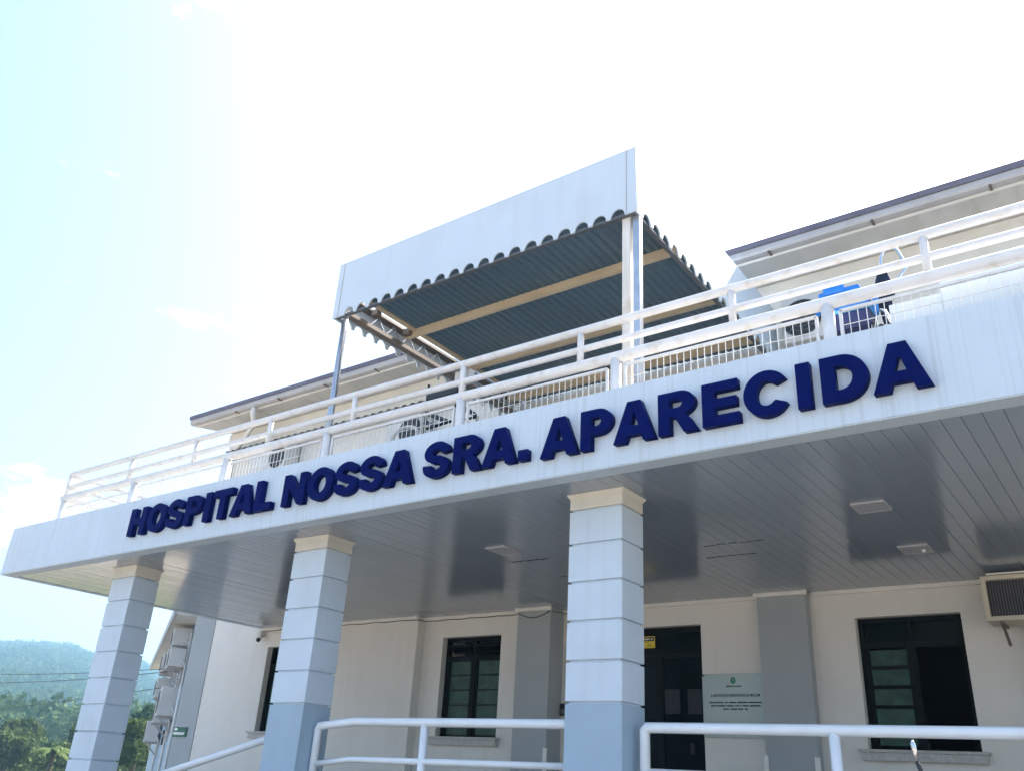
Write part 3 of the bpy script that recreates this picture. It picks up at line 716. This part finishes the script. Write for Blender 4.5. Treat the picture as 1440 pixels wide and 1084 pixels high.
# dark steel clothes rack / folding frame left of the awning centre
dr = thing('folding_frame', (-5.8, 6.5, ZTF + 0.02), 'black folding steel frame with slanted ladder sides standing under the left of the awning', 'rack')
obj('crossbeam', boxm(-6.15, -5.70, 6.48, 6.52, 3.855, 3.97, bev=0.006), 'plastic_black', dr)
for xx in (-6.14, -5.71):
    obj('upright', boxm(xx - 0.009, xx + 0.009, 6.491, 6.509, ZTF + 0.02, 4.05 if xx < -6 else 3.854), 'frame_dark', dr)
for (xa, za, xb, zb2) in ((-6.10, 3.675, -5.78, 3.515), (-5.60, 3.655, -5.37, 3.50), (-6.10, 3.57, -5.96, 3.49)):
    bm = bmesh.new(); bar(bm, (xa, 6.45, za), (xb, 6.45, zb2), 0.02, 0.05); obj('ladder_side', bm, 'plastic_black', dr)
bm = bmesh.new(); bar(bm, (-6.08, 6.47, 3.49), (-5.72, 6.47, 3.515), 0.02, 0.025); bar(bm, (-5.72, 6.47, 3.50), (-5.37, 6.47, 3.49), 0.02, 0.02); bar(bm, (-5.37, 6.47, ZTF + 0.02), (-5.37, 6.47, 3.50), 0.02, 0.02); obj('brace', bm, 'frame_dark', dr)
# white plastic chair whose curved back shows over the edge
pc = thing('plastic_chair', (-5.88, 5.95, ZTF + 0.02), 'white plastic chair with rounded back rail just behind the mesh above the second word', 'chair')
bm = bmesh.new(); tube(bm, [(-5.885 + 0.17 * math.cos(a), 5.95, 3.19 + 0.095 * math.sin(a)) for a in np.linspace(0, math.pi, 13)], 0.018, 8); obj('back_rail', bm, 'ac_white', pc)
obj('seat', boxm(-6.055, -5.715, 5.93, 6.30, 3.02, 3.05, bev=0.01), 'ac_white', pc)
for xx in (-6.055, -5.715):
    obj('leg', tubem([(xx, 5.95, ZTF + 0.02), (xx, 5.95, 3.19)], 0.018, 8), 'ac_white', pc)
    obj('leg', tubem([(xx, 6.27, ZTF + 0.02), (xx, 6.27, 3.03)], 0.018, 8), 'ac_white', pc)

# ------------------------------------------------------------------ porch details
def flat(name, x0, x1, y0, y1, label, spot=False):
    t = thing(name, ((x0+x1)/2, (y0+y1)/2, ZB - 0.012), label, 'ceiling light', 'square lights in the porch ceiling')
    obj('trim', boxes([(x0, x1, y0, y0+0.012, ZB-0.012, ZB+0.003), (x0, x1, y1-0.012, y1, ZB-0.012, ZB+0.003), (x0, x0+0.012, y0+0.012, y1-0.012, ZB-0.012, ZB+0.003), (x1-0.012, x1, y0+0.012, y1-0.012, ZB-0.012, ZB+0.003)]), 'lamp_panel', t)
    obj('diffuser', boxm(x0+0.012, x1-0.012, y0+0.012, y1-0.012, ZB-0.009, ZB+0.002), 'lamp_panel', t)
    if spot:
        bm = bmesh.new(); bmesh.ops.create_uvsphere(bm, u_segments=14, v_segments=8, radius=0.018)
        bmesh.ops.translate(bm, verts=bm.verts[:], vec=(x1 - 0.07, y0 + 0.17, ZB - 0.012)); obj('sensor', bm, 'ink_white', t, smooth=True)
flat('ceiling_light', -1.775, -1.520, 6.80, 7.06, 'square flush ceiling light nearest the front, over the right window')
flat('ceiling_light', -1.775, -1.520, 8.23, 8.51, 'square flush ceiling light with a small white dot, closest to the right window', True)
flat('ceiling_light', -5.345, -5.105, 6.72, 7.04, 'square flush ceiling light between the middle and right columns')

def onwall(y, cx, cz):
    return lambda u, v, w: Vector((cx + u, y - w, cz + v))
P = thing('plaque', (-4.07, YC, 0.72), 'pale green acrylic plaque with dark printed text on the wall right of the door', 'plaque')
py = YC - 0.02
obj('plate', boxm(-4.462, -3.705, py - 0.006, py, 0.60, 1.285, bev=0.002, seg=1), 'plaque_green', P)
for xx in (-4.445, -3.722):
    bm = bmesh.new(); tube(bm, [(xx, py - 0.018, 1.272), (xx, YC - 0.001, 1.272)], 0.011, 10); obj('screw', bm, 'plastic_black', P)
yt = py - 0.0075
PX = lambda u: -4.438 + u * 0.000515      # plaque layout, in units of the enlarged photograph
PZ = lambda v: 1.285 - (v - 30) * 0.00054
def marks(y, spans, z, h, seed=0):
    """print too small to read: word-long rows of uneven blots, no letters"""
    r_ = random.Random(seed); bm = bmesh.new()
    for (a_, b_) in spans:
        x_ = a_
        while x_ < b_ - 0.004:
            w_ = min(r_.uniform(0.006, 0.012), b_ - x_); box(bm, x_, x_ + w_ * 0.82, y - 0.001, y, z - h / 2 * r_.uniform(0.7, 1), z + h / 2 * r_.uniform(0.7, 1)); x_ += w_
    return bm
mid = lambda u0, u1: (PX(u0) + PX(u1)) / 2
obj('lettering', text_bm('MINISTÉRIO DA SAÚDE', 0.024, onwall(yt, mid(525, 875), PZ(283)), 0.0007, width=PX(875) - PX(525)), 'ink_dark', P)
obj('lettering', text_bm('A ASSOCIAÇÃO BENEFICENTE DE MUÇUM', 0.042, onwall(yt, mid(150, 1295), PZ(467)), 0.0005, width=PX(1295) - PX(150)), 'ink_dark', P)
for k_, (v_, sp_) in enumerate(((607, ((110, 215), (230, 445), (475, 545), (575, 745), (770, 1015), (1035, 1330))), (672, ((150, 285), (295, 500), (520, 670), (690, 720), (740, 800), (815, 860), (890, 1030), (1050, 1295))), (738, ((430, 580), (605, 770), (785, 905), (935, 1010))))):
    obj('fine_print', marks(yt, [(PX(a_), PX(b_)) for a_, b_ in sp_], PZ(v_), 0.017, k_), 'ink_dark', P)
obj('emblem', poly_mesh([ell(0, 0, 0.030, 0.037, 0, 345, 23), ell(0, 0.003, 0.0055, 0.018, 0, 340, 17)], 0.001, onwall(yt - 0.0005, PX(692), PZ(165))), 'ink_green', P)
obj('foot_line', boxes([(-4.36, -4.14, yt - 0.001, yt, 0.675, 0.682), (-3.95, -3.78, yt - 0.001, yt, 0.672, 0.684)]), 'ink_green', P)

st = thing('warning_sticker', (-5.17, yf - 0.01, 1.63), 'small yellow and black warning sticker at the top of the dark door', 'sticker')
ys = YC + 0.055
obj('sheet', boxm(-5.262, -5.112, ys, ys + 0.004, 1.625, 1.765), 'sticker_yellow', st)
obj('black_band', boxm(-5.254, -5.122, ys - 0.002, ys, 1.706, 1.756), 'plastic_black', st)
obj('header_mark', marks(ys - 0.0025, [(-5.245, -5.185), (-5.165, -5.140)], 1.731, 0.018, 5), 'ink_white', st)
obj('fine_print', marks(ys - 0.0005, [(-5.25, -5.19)], 1.690, 0.006, 6), 'ink_dark', st)
obj('fine_print', marks(ys - 0.0005, [(-5.21, -5.165)], 1.668, 0.008, 7), 'ink_dark', st)
obj('fine_print', marks(ys - 0.0005, [(-5.225, -5.145)], 1.648, 0.010, 8), 'ink_dark', st)
for xx, lb in ((-5.02, 'grey notice sheet taped inside the dark door glass, nearer the column'), (-4.72, 'grey notice sheet taped inside the dark door glass, nearer the plaque')):
    obj('notice', boxm(xx, xx + 0.20, yf + 0.020, yf + 0.024, 0.86, 1.14), 'paper', None, lb, 'notice', 'notices on the door')

ic = thing('intercom', (-6.38, 9.86, 0.82), 'small black intercom box on the wall left of the right column', 'intercom')
obj('housing', boxm(-6.432, -6.322, YC - 0.045, YC - 0.001, 0.82, 0.968, bev=0.01), 'plastic_black', ic)
obj('button_panel', boxm(-6.41, -6.345, YC - 0.049, YC - 0.0455, 0.84, 0.90), 'grille_bar', ic)

cc = thing('security_camera', (-12.2, YA, 1.95), 'small white and black security camera under the canopy at the left wall corner', 'camera')
cx_ = -12.20
obj('mount', boxm(cx_ - 0.045, cx_ + 0.045, YA - 0.11, YA - 0.001, 2.00, 2.09, bev=0.012), 'ac_white', cc)
bm = bmesh.new(); tube(bm, [(cx_, YA - 0.07, 2.005), (cx_ - 0.005, YA - 0.09, 1.965)], 0.036, 14); obj('body', bm, 'ac_white', cc)
bm = bmesh.new(); bmesh.ops.create_uvsphere(bm, u_segments=14, v_segments=10, radius=0.038); bmesh.ops.translate(bm, verts=bm.verts[:], vec=(cx_ - 0.01, YA - 0.10, 1.945)); obj('lens', bm, 'plastic_black', cc, smooth=True)
# thin cable clipped under the crown moulding
pts = [(-12.1 + 3.36 * u, YA - 0.052, ZB - 0.052 - 0.006 * math.sin(u * 40)) for u in np.linspace(0, 1, 30)] + [(-8.70, YA - 0.03, ZB - 0.055), (-8.70, YB_ - 0.052, ZB - 0.055)] + [(-8.6 + 1.58 * u, YB_ - 0.052, ZB - 0.052 - 0.005 * math.sin(u * 23)) for u in np.linspace(0, 1, 14)]
obj('ceiling_cable', tubem(pts, 0.005, 6), 'cable', None, 'thin dark cable running under the ceiling moulding over the left wall and middle window', 'cable')

# sagging wires along the ceiling near the middle pilaster
bm = bmesh.new(); tube(bm, [(-6.95 + 0.5 * t_, 9.56, 2.085 - 0.07 * math.sin(math.pi * t_)) for t_ in np.linspace(0, 1, 9)] + [(-6.44, 9.60, 2.09), (-6.36, 9.88, 2.10), (-6.35, 9.88, 1.95)], 0.006, 6)
obj('loose_cable', bm, 'cable', None, 'thin dark cable sagging across the top of the grey pilaster by the middle window', 'cable')

# ------------------------------------------------------------------ porch railings
def rail(name, label, top, low, posts, r=0.036):
    t = thing(name, (posts[0][0], posts[0][1], ZF), label, 'railing', 'porch railings')
    obj('top_rail', tubem(top, r, 16), 'porch_rail', t)
    obj('lower_rail', tubem(low, r * 0.72, 14), 'porch_rail', t)
    for (x_, y_, z_) in posts: obj('post', tubem([(x_, y_, ZF if x_ > -6.6 else ZG), (x_, y_, z_)], r * 0.95, 14), 'porch_rail', t)
RYP = 5.83
rail('porch_railing', 'pale blue-white tubular railing right of the right column, in front of the door', [(-3.085, RYP, ZF), (-3.085, RYP, 0.385), (-3.06, RYP, 0.41), (XR, RYP, 0.402)], [(-3.085, RYP, 0.122), (XR, RYP, 0.115)], [(-1.769, RYP, 0.40), (0.0, RYP, 0.40), (1.8, RYP, 0.40), (3.6, RYP, 0.40)])
rail('porch_railing', 'pale blue-white tubular railing between the middle and right columns below the window', [(-6.44, RYP, ZF), (-6.44, RYP, 0.352), (-6.42, RYP, 0.385), (-5.97, RYP, 0.425), (-3.70, RYP, 0.425), (-3.68, RYP, 0.40), (-3.68, RYP, ZF)], [(-6.44, RYP, 0.062), (-5.98, RYP, 0.115), (-3.68, RYP, 0.135)], [(-5.146, RYP, 0.415)])
rail('ramp_railing', 'sloping tubular ramp handrail left of the middle column', [(-6.98, RYP, 0.295), (-9.30, RYP, -0.25)], [(-6.98, RYP, 0.0), (-9.30, RYP, -0.55)], [(-9.25, RYP, -0.24)])
bm = bmesh.new()
prism(bm, [(-12.0, 5.60), (-6.95, 5.60), (-6.95, 7.4), (-12.0, 7.4)], ZG, ZG + 0.02)
obj('ramp', bm, 'porch_floor', kind='structure')

# car aerial tip at the lower right
an = thing('car_aerial', (-0.64, 2.93, ZG), 'thin black aerial rod with pale tip poking up at the bottom right', 'aerial')
obj('rod', tubem([(-0.60, 2.94, ZG), (-0.649, 2.929, 0.098), (-0.656, 2.927, 0.125)], [0.010, 0.0065, 0.0065], 8), 'plastic_black', an)
obj('tip', tubem([(-0.656, 2.927, 0.125), (-0.6605, 2.926, 0.172), (-0.661, 2.926, 0.182)], [0.0072, 0.0075, 0.004], 8), 'chrome', an)

# ------------------------------------------------------------------ side wing with its air conditioners
P0 = Vector((-14.19, 9.62, 0)); dW = Vector((-0.858, 0.513, 0)).normalized(); nW = Vector((-0.513, -0.858, 0)).normalized(); LW = 11.1
wg = thing('wing_building', (P0.x + dW.x * 5, P0.y + dW.y * 5, ZG), 'pale blue single-storey side wing receding at the far left, hung with air conditioners', 'building')
def quad_prism(bm, a, b, off0, off1, z0, z1):
    pts = [a - nW * off0, b - nW * off0, b - nW * off1, a - nW * off1]
    prism(bm, [(p.x, p.y) for p in pts], z0, z1)
A0 = P0 + dW * 0.05; A1 = P0 + dW * LW
bm = bmesh.new(); quad_prism(bm, A0, A1, 0, 4.0, ZG, 2.62); obj('wall', bm, 'column_blue', wg)
bm = bmesh.new(); quad_prism(bm, A0, A1 + dW * 0.4, -0.42, 4.2, 2.47, 2.51); wr = obj('roof', bm, 'soffit_wood', wg)
bm = bmesh.new(); quad_prism(bm, A0, A1 + dW * 0.42, -0.46, -0.425, 2.45, 2.60); obj('fascia_board', bm, 'gutter', wr)
bm = bmesh.new(); quad_prism(bm, A0, A1 + dW * 0.42, -0.46, 4.2, 2.605, 2.64); obj('roof_sheet', bm, 'roof_edge', wr)
for tt, za in ((1.1, 2.30), (3.2, 2.25), (6.5, 2.3)):
    p = P0 + dW * tt + nW * 0.03
    obj('conduit', tubem([(p.x, p.y, za), (p.x, p.y, ZG)], 0.025, 8), 'moulding', wg)
p = P0 + dW * 4.6
bm = bmesh.new(); quad_prism(bm, P0 + dW * 4.4, P0 + dW * 4.9, -0.02, 0.01, 0.35, 0.65); obj('wall_box', bm, 'frame_dark', wg)
rw = math.atan2(nW.x, -nW.y)
where = ('topmost, under the wing eave', 'second below the wing eave', 'third below the wing eave', 'far one under the wing eave', 'far one at mid height', 'large one at mid height nearest the corner', 'lower middle one', 'lowest, farthest along')
for (tt, zz, w_, h_), lb in zip(((1.5, 2.06, 0.62, 0.32), (1.35, 1.66, 0.58, 0.34), (2.6, 1.72, 0.62, 0.36), (5.1, 1.85, 0.7, 0.42), (5.6, 1.35, 0.7, 0.42), (1.7, 0.80, 0.75, 0.52), (3.0, 0.72, 0.62, 0.40), (6.3, 0.42, 0.7, 0.45)), where):
    p = P0 + dW * tt + nW * 0.01
    condenser(p.x, p.y, zz, w_, h_, label='outdoor air conditioner on the receding side wing: ' + lb, rot=rw)

gs = thing('direction_sign', (-13.99, YA, 0.41), 'small dark green sign with white print on the grey-blue wall at far left', 'sign')
obj('board', boxm(-14.185, -13.795, YA - 0.032, YA - 0.014, 0.415, 0.570), 'sign_green', gs)
obj('symbol', poly_mesh([ell(0, 0, 0.050, 0.021, 0, 345, 23)], 0.001, onwall(YA - 0.0335, -14.105, 0.535)), 'ink_white', gs)
obj('word_mark', marks(YA - 0.033, [(-14.165, -13.845)], 0.468, 0.050, 9), 'ink_white', gs)

# ------------------------------------------------------------------ hillside, forest, trees
def hill_h(x, y):
    az = np.degrees(np.arctan2(x, y)); r = np.hypot(x, y)
    el = np.interp(az, [-100, -85, -72, -66, -62.5, -60.8, -58.5, -57.0, -52, -40, -25], [3.6, 4.1, 4.55, 4.7, 4.9, 4.4, 4.3, 3.85, 3.2, 2.7, 2.2])
    top = np.tan(np.radians(el)) * 1050
    t = np.clip((r - 170) / 880, 0, 1); s = t * t * (3 - 2 * t)
    back = np.clip((r - 1050) / 400, 0, 1)
    n = 2.5 * np.sin(x * 0.021 + 1.3) * np.sin(y * 0.027) + 1.5 * np.sin(x * 0.06 + y * 0.045)
    return (top * s * (1 - 0.5 * back) + n * s) + ZG + 0.06
azs = np.radians(np.linspace(-105, -22, 110)); rs = np.concatenate([np.linspace(34, 1050, 90), np.linspace(1070, 1350, 10)])
AZ, RR = np.meshgrid(azs, rs); hx = RR * np.sin(AZ); hy = RR * np.cos(AZ); hz = hill_h(hx, hy)
vs = np.stack([hx, hy, hz], -1).reshape(-1, 3); nc = len(azs)
fs = [(i*nc+j, i*nc+j+1, (i+1)*nc+j+1, (i+1)*nc+j) for i in range(len(rs)-1) for j in range(nc-1)]
me = bpy.data.meshes.new('hill'); me.from_pydata(vs.tolist(), [], fs)
for p_ in me.polygons: p_.use_smooth = True
obj('hill', me, 'hill_soil', kind='structure')

def leaf_cloud(centres, radii, n_per, size, squash=0.8):
    """leaf-clump quads scattered through the crowns; returns verts, faces"""
    k = len(centres); N = k * n_per
    c = np.repeat(centres, n_per, 0); r = np.repeat(radii, n_per)[:, None]
    u = rng.normal(size=(N, 3)); u /= np.linalg.norm(u, axis=1)[:, None]
    rad = r * (0.45 + 0.55 * rng.random((N, 1)) ** 0.6)
    lump = 1 + 0.22 * np.sin(u[:, :1] * 5 + c[:, :1]) * np.cos(u[:, 1:2] * 6 + c[:, 1:2])
    p = c + u * rad * lump * np.array([1, 1, squash])
    a = rng.normal(size=(N, 3)) + u * 0.3; a /= np.linalg.norm(a, axis=1)[:, None]
    b = rng.normal(size=(N, 3)); b -= a * (a * b).sum(1)[:, None]; b /= np.linalg.norm(b, axis=1)[:, None]
    s = np.repeat(size, n_per)[:, None] * (0.6 + 0.8 * rng.random((N, 1)))
    v = np.stack([p - a*s - b*s*0.6, p + a*s - b*s*0.6, p + a*s*0.8 + b*s*0.6, p - a*s*0.8 + b*s*0.6], 1).reshape(-1, 3)
    return v
def quads_mesh(v):
    n = len(v) // 4; me = bpy.data.meshes.new('q')
    me.vertices.add(len(v)); me.vertices.foreach_set('co', v.astype(np.float32).ravel())
    me.loops.add(len(v)); me.loops.foreach_set('vertex_index', np.arange(len(v), dtype=np.int32))
    me.polygons.add(n); me.polygons.foreach_set('loop_start', np.arange(0, len(v), 4, dtype=np.int32))
    me.update(); me.validate(); return me
# forest on the slope facing the camera, in and beside the view
cs = []
while len(cs) < 9000:
    az = math.radians(random.uniform(-73, -51)); r = 150 + 940 * random.random() ** 0.62
    cs.append((r * math.sin(az), r * math.cos(az)))
cs = np.array(cs); z = hill_h(cs[:, 0], cs[:, 1])
rad = rng.uniform(2.6, 5.6, len(cs))
cen = np.column_stack([cs, z + rad * 0.9 + rng.uniform(0, 3, len(cs))])
rr0 = np.hypot(cs[:, 0], cs[:, 1]); near = rr0 < 430
fv = np.concatenate([leaf_cloud(cen[near], rad[near], 190, rad[near] * 0.085), leaf_cloud(cen[~near], rad[~near], 84, rad[~near] * 0.13)])
obj('forest', quads_mesh(fv), 'forest_leaf', None, 'hazy wooded hillside behind the left column', 'forest', kind='stuff')

uc = []
while len(uc) < 420:
    az = math.radians(random.uniform(-70, -53)); r = random.uniform(84, 165); uc.append((r * math.sin(az), r * math.cos(az), ZG + 0.7 + random.uniform(0, 1.2) * r / 110))
uc = np.array(uc); ur = rng.uniform(0.8, 1.7, len(uc))
obj('undergrowth', quads_mesh(leaf_cloud(uc, ur, 150, ur * 0.10)), 'bright_leaf', None, 'tangled green undergrowth at the foot of the wooded hillside', 'undergrowth', kind='stuff')

def tree(name, x, y, h, rad, m, label, n=900, size=0.16, squash=0.85, lobes=9):
    t = thing(name, (x, y, ZG), label, 'tree', 'trees beyond the side wing')
    bm = bmesh.new(); tube(bm, [(x, y, ZG), (x + 0.1, y, ZG + h * 0.35), (x - 0.1, y + 0.1, ZG + h * 0.75)], [0.22, 0.16, 0.06], 8)
    cc_ = []; rr_ = []
    for i in range(lobes):
        a = random.uniform(0, 6.28); q_ = random.uniform(0.15, 0.75) * rad; zz = ZG + h * random.uniform(0.5, 0.88)
        c_ = (x + q_ * math.cos(a), y + q_ * math.sin(a), zz); cc_.append(c_); rr_.append(rad * random.uniform(0.35, 0.55))
        tube(bm, [(x, y, ZG + h * 0.3), ((x + c_[0]) / 2, (y + c_[1]) / 2, (ZG + h * 0.35 + zz) / 2), c_], [0.09, 0.06, 0.02], 6)
    obj('trunk', bm, 'bark', t)
    obj('crown', quads_mesh(leaf_cloud(np.array(cc_), np.array(rr_), n, np.full(lobes, size), squash)), m, t)
def at(px, r):
    """ground point in the direction of photo column px near the bottom edge, r metres away"""
    az = math.radians(np.interp(px, [0, 200], [-64.4, -57.3])); return r * math.sin(az), r * math.cos(az)
x_, y_ = at(183, 62); tree('leafy_tree', x_, y_, 3.9, 1.5, 'bright_leaf', 'bright green leafy tree between the left column and the side wing')
x_, y_ = at(205, 90); tree('leafy_tree', x_, y_, 6.0, 2.6, 'dark_leaf', 'taller dark green tree behind the bright one by the side wing', size=0.26)
x_, y_ = at(118, 80); tree('leafy_tree', x_, y_, 4.2, 2.2, 'bright_leaf', 'yellow-green tree just left of the left column', size=0.2)
x_, y_ = at(15, 95); tree('leafy_tree', x_, y_, 4.2, 2.6, 'bright_leaf', 'broad green tree at the lower left edge', size=0.26)
k_ = 0
for px, r_, h_, w_, m_, lb in ((2, 52, 2.3, 1.5, 'bright_leaf', 'low bright shrub at the very left edge'), (36, 56, 2.0, 1.4, 'dark_leaf', 'low dark shrub left of the palm'), (92, 55, 2.2, 1.3, 'bright_leaf', 'low bright shrub right of the palm'),
                         (150, 70, 2.8, 1.5, 'dark_leaf', 'dark shrub showing at the foot of the left column'), (168, 58, 2.1, 1.2, 'bright_leaf', 'bright shrub just right of the left column base')):
    x_, y_ = at(px, r_ * 1.6); h_ *= 1.25; w_ *= 1.35; tree('leafy_tree' if h_ > 5 else 'shrub', x_, y_, h_, w_, m_, lb, n=700, size=0.13 if h_ < 5 else 0.3)
# banana palm at the lower left
x_, y_ = at(66, 66)
t = thing('palm', (x_, y_, ZG), 'green palm with drooping fronds at the lower left', 'palm')
obj('trunk', tubem([(x_, y_, ZG), (x_ + 0.05, y_, ZG + 1.0), (x_, y_, ZG + 1.9)], [0.16, 0.13, 0.10], 8), 'bark', t)
for i in range(13):
    a = 2 * math.pi * i / 13 + random.uniform(-0.2, 0.2); L = random.uniform(1.3, 1.9); up = random.uniform(0.25, 1.0)
    bm = bmesh.new(); prev = None; sdir = Vector((-math.sin(a), math.cos(a), 0))
    for k in range(9):
        u = k / 8; c_ = Vector((x_ + math.cos(a) * L * u, y_ + math.sin(a) * L * u, ZG + 1.85 + up * 1.5 * u - 1.3 * u * u))
        w_ = 0.26 * math.sin(math.pi * min(1, u * 0.92 + 0.06)) + 0.01
        ring = [bm.verts.new(c_ + sdir * w_ - Vector((0, 0, w_ * 0.5))), bm.verts.new(c_), bm.verts.new(c_ - sdir * w_ - Vector((0, 0, w_ * 0.5)))]
        if prev:
            bm.faces.new((prev[0], prev[1], ring[1], ring[0])); bm.faces.new((prev[1], prev[2], ring[2], ring[1]))
        prev = ring
    obj('frond', bm, 'bright_leaf', t)

# utility pole out to the left with the cables that cross the hillside
px_, py_ = -46.0, 13.5
up_ = thing('utility_pole', (px_, py_, ZG), 'wooden utility pole carrying the cables that cross the hillside at far left', 'pole')
obj('pole', tubem([(px_, py_, ZG), (px_, py_, 5.2)], [0.16, 0.11], 10), 'wood_pole', up_)
obj('crossarm', boxm(px_ - 0.06, px_ + 0.06, py_ - 0.8, py_ + 0.8, 4.5, 4.62), 'wood_pole', up_)
def wire(a, b, sag, lb):
    a, b = Vector(a), Vector(b)
    pts = [a.lerp(b, u) - Vector((0, 0, sag * 4 * u * (1 - u))) for u in np.linspace(0, 1, 15)]
    obj('overhead_cable', tubem(pts, 0.007, 6), 'cable', None, lb, 'cable', 'cables at far left')
e1 = P0 + dW * 2.2 + nW * 0.05; e2 = P0 + dW * 3.6 + nW * 0.05
wire((px_, py_ + 0.5, 3.3), (e1.x, e1.y, 1.75), 0.35, 'upper dark cable crossing the hillside towards the side wing')
wire((px_, py_ - 0.5, 3.15), (e1.x, e1.y, 1.70), 0.55, 'second dark cable running close below the upper one over the hillside')
wire((px_, py_, 1.0), (e2.x, e2.y, 1.5), 0.30, 'lowest thin cable crossing the hillside low down')

# ------------------------------------------------------------------ air
hz_ = boxm(-1500, 900, -900, 1500, ZG - 1.0, 140)
m = bpy.data.materials.new('haze'); m.use_nodes = True
n = m.node_tree.nodes; n.clear()
pv = n.new('ShaderNodeVolumePrincipled'); out = n.new('ShaderNodeOutputMaterial')
pv.inputs['Color'].default_value = (0.42, 0.72, 1.0, 1); pv.inputs['Density'].default_value = 0.0006; pv.inputs['Anisotropy'].default_value = 0.3
m.node_tree.links.new(pv.outputs['Volume'], out.inputs['Volume'])
MATS['haze'] = m
obj('haze', hz_, 'haze', None, 'thin bluish haze over the valley', 'haze', kind='stuff')
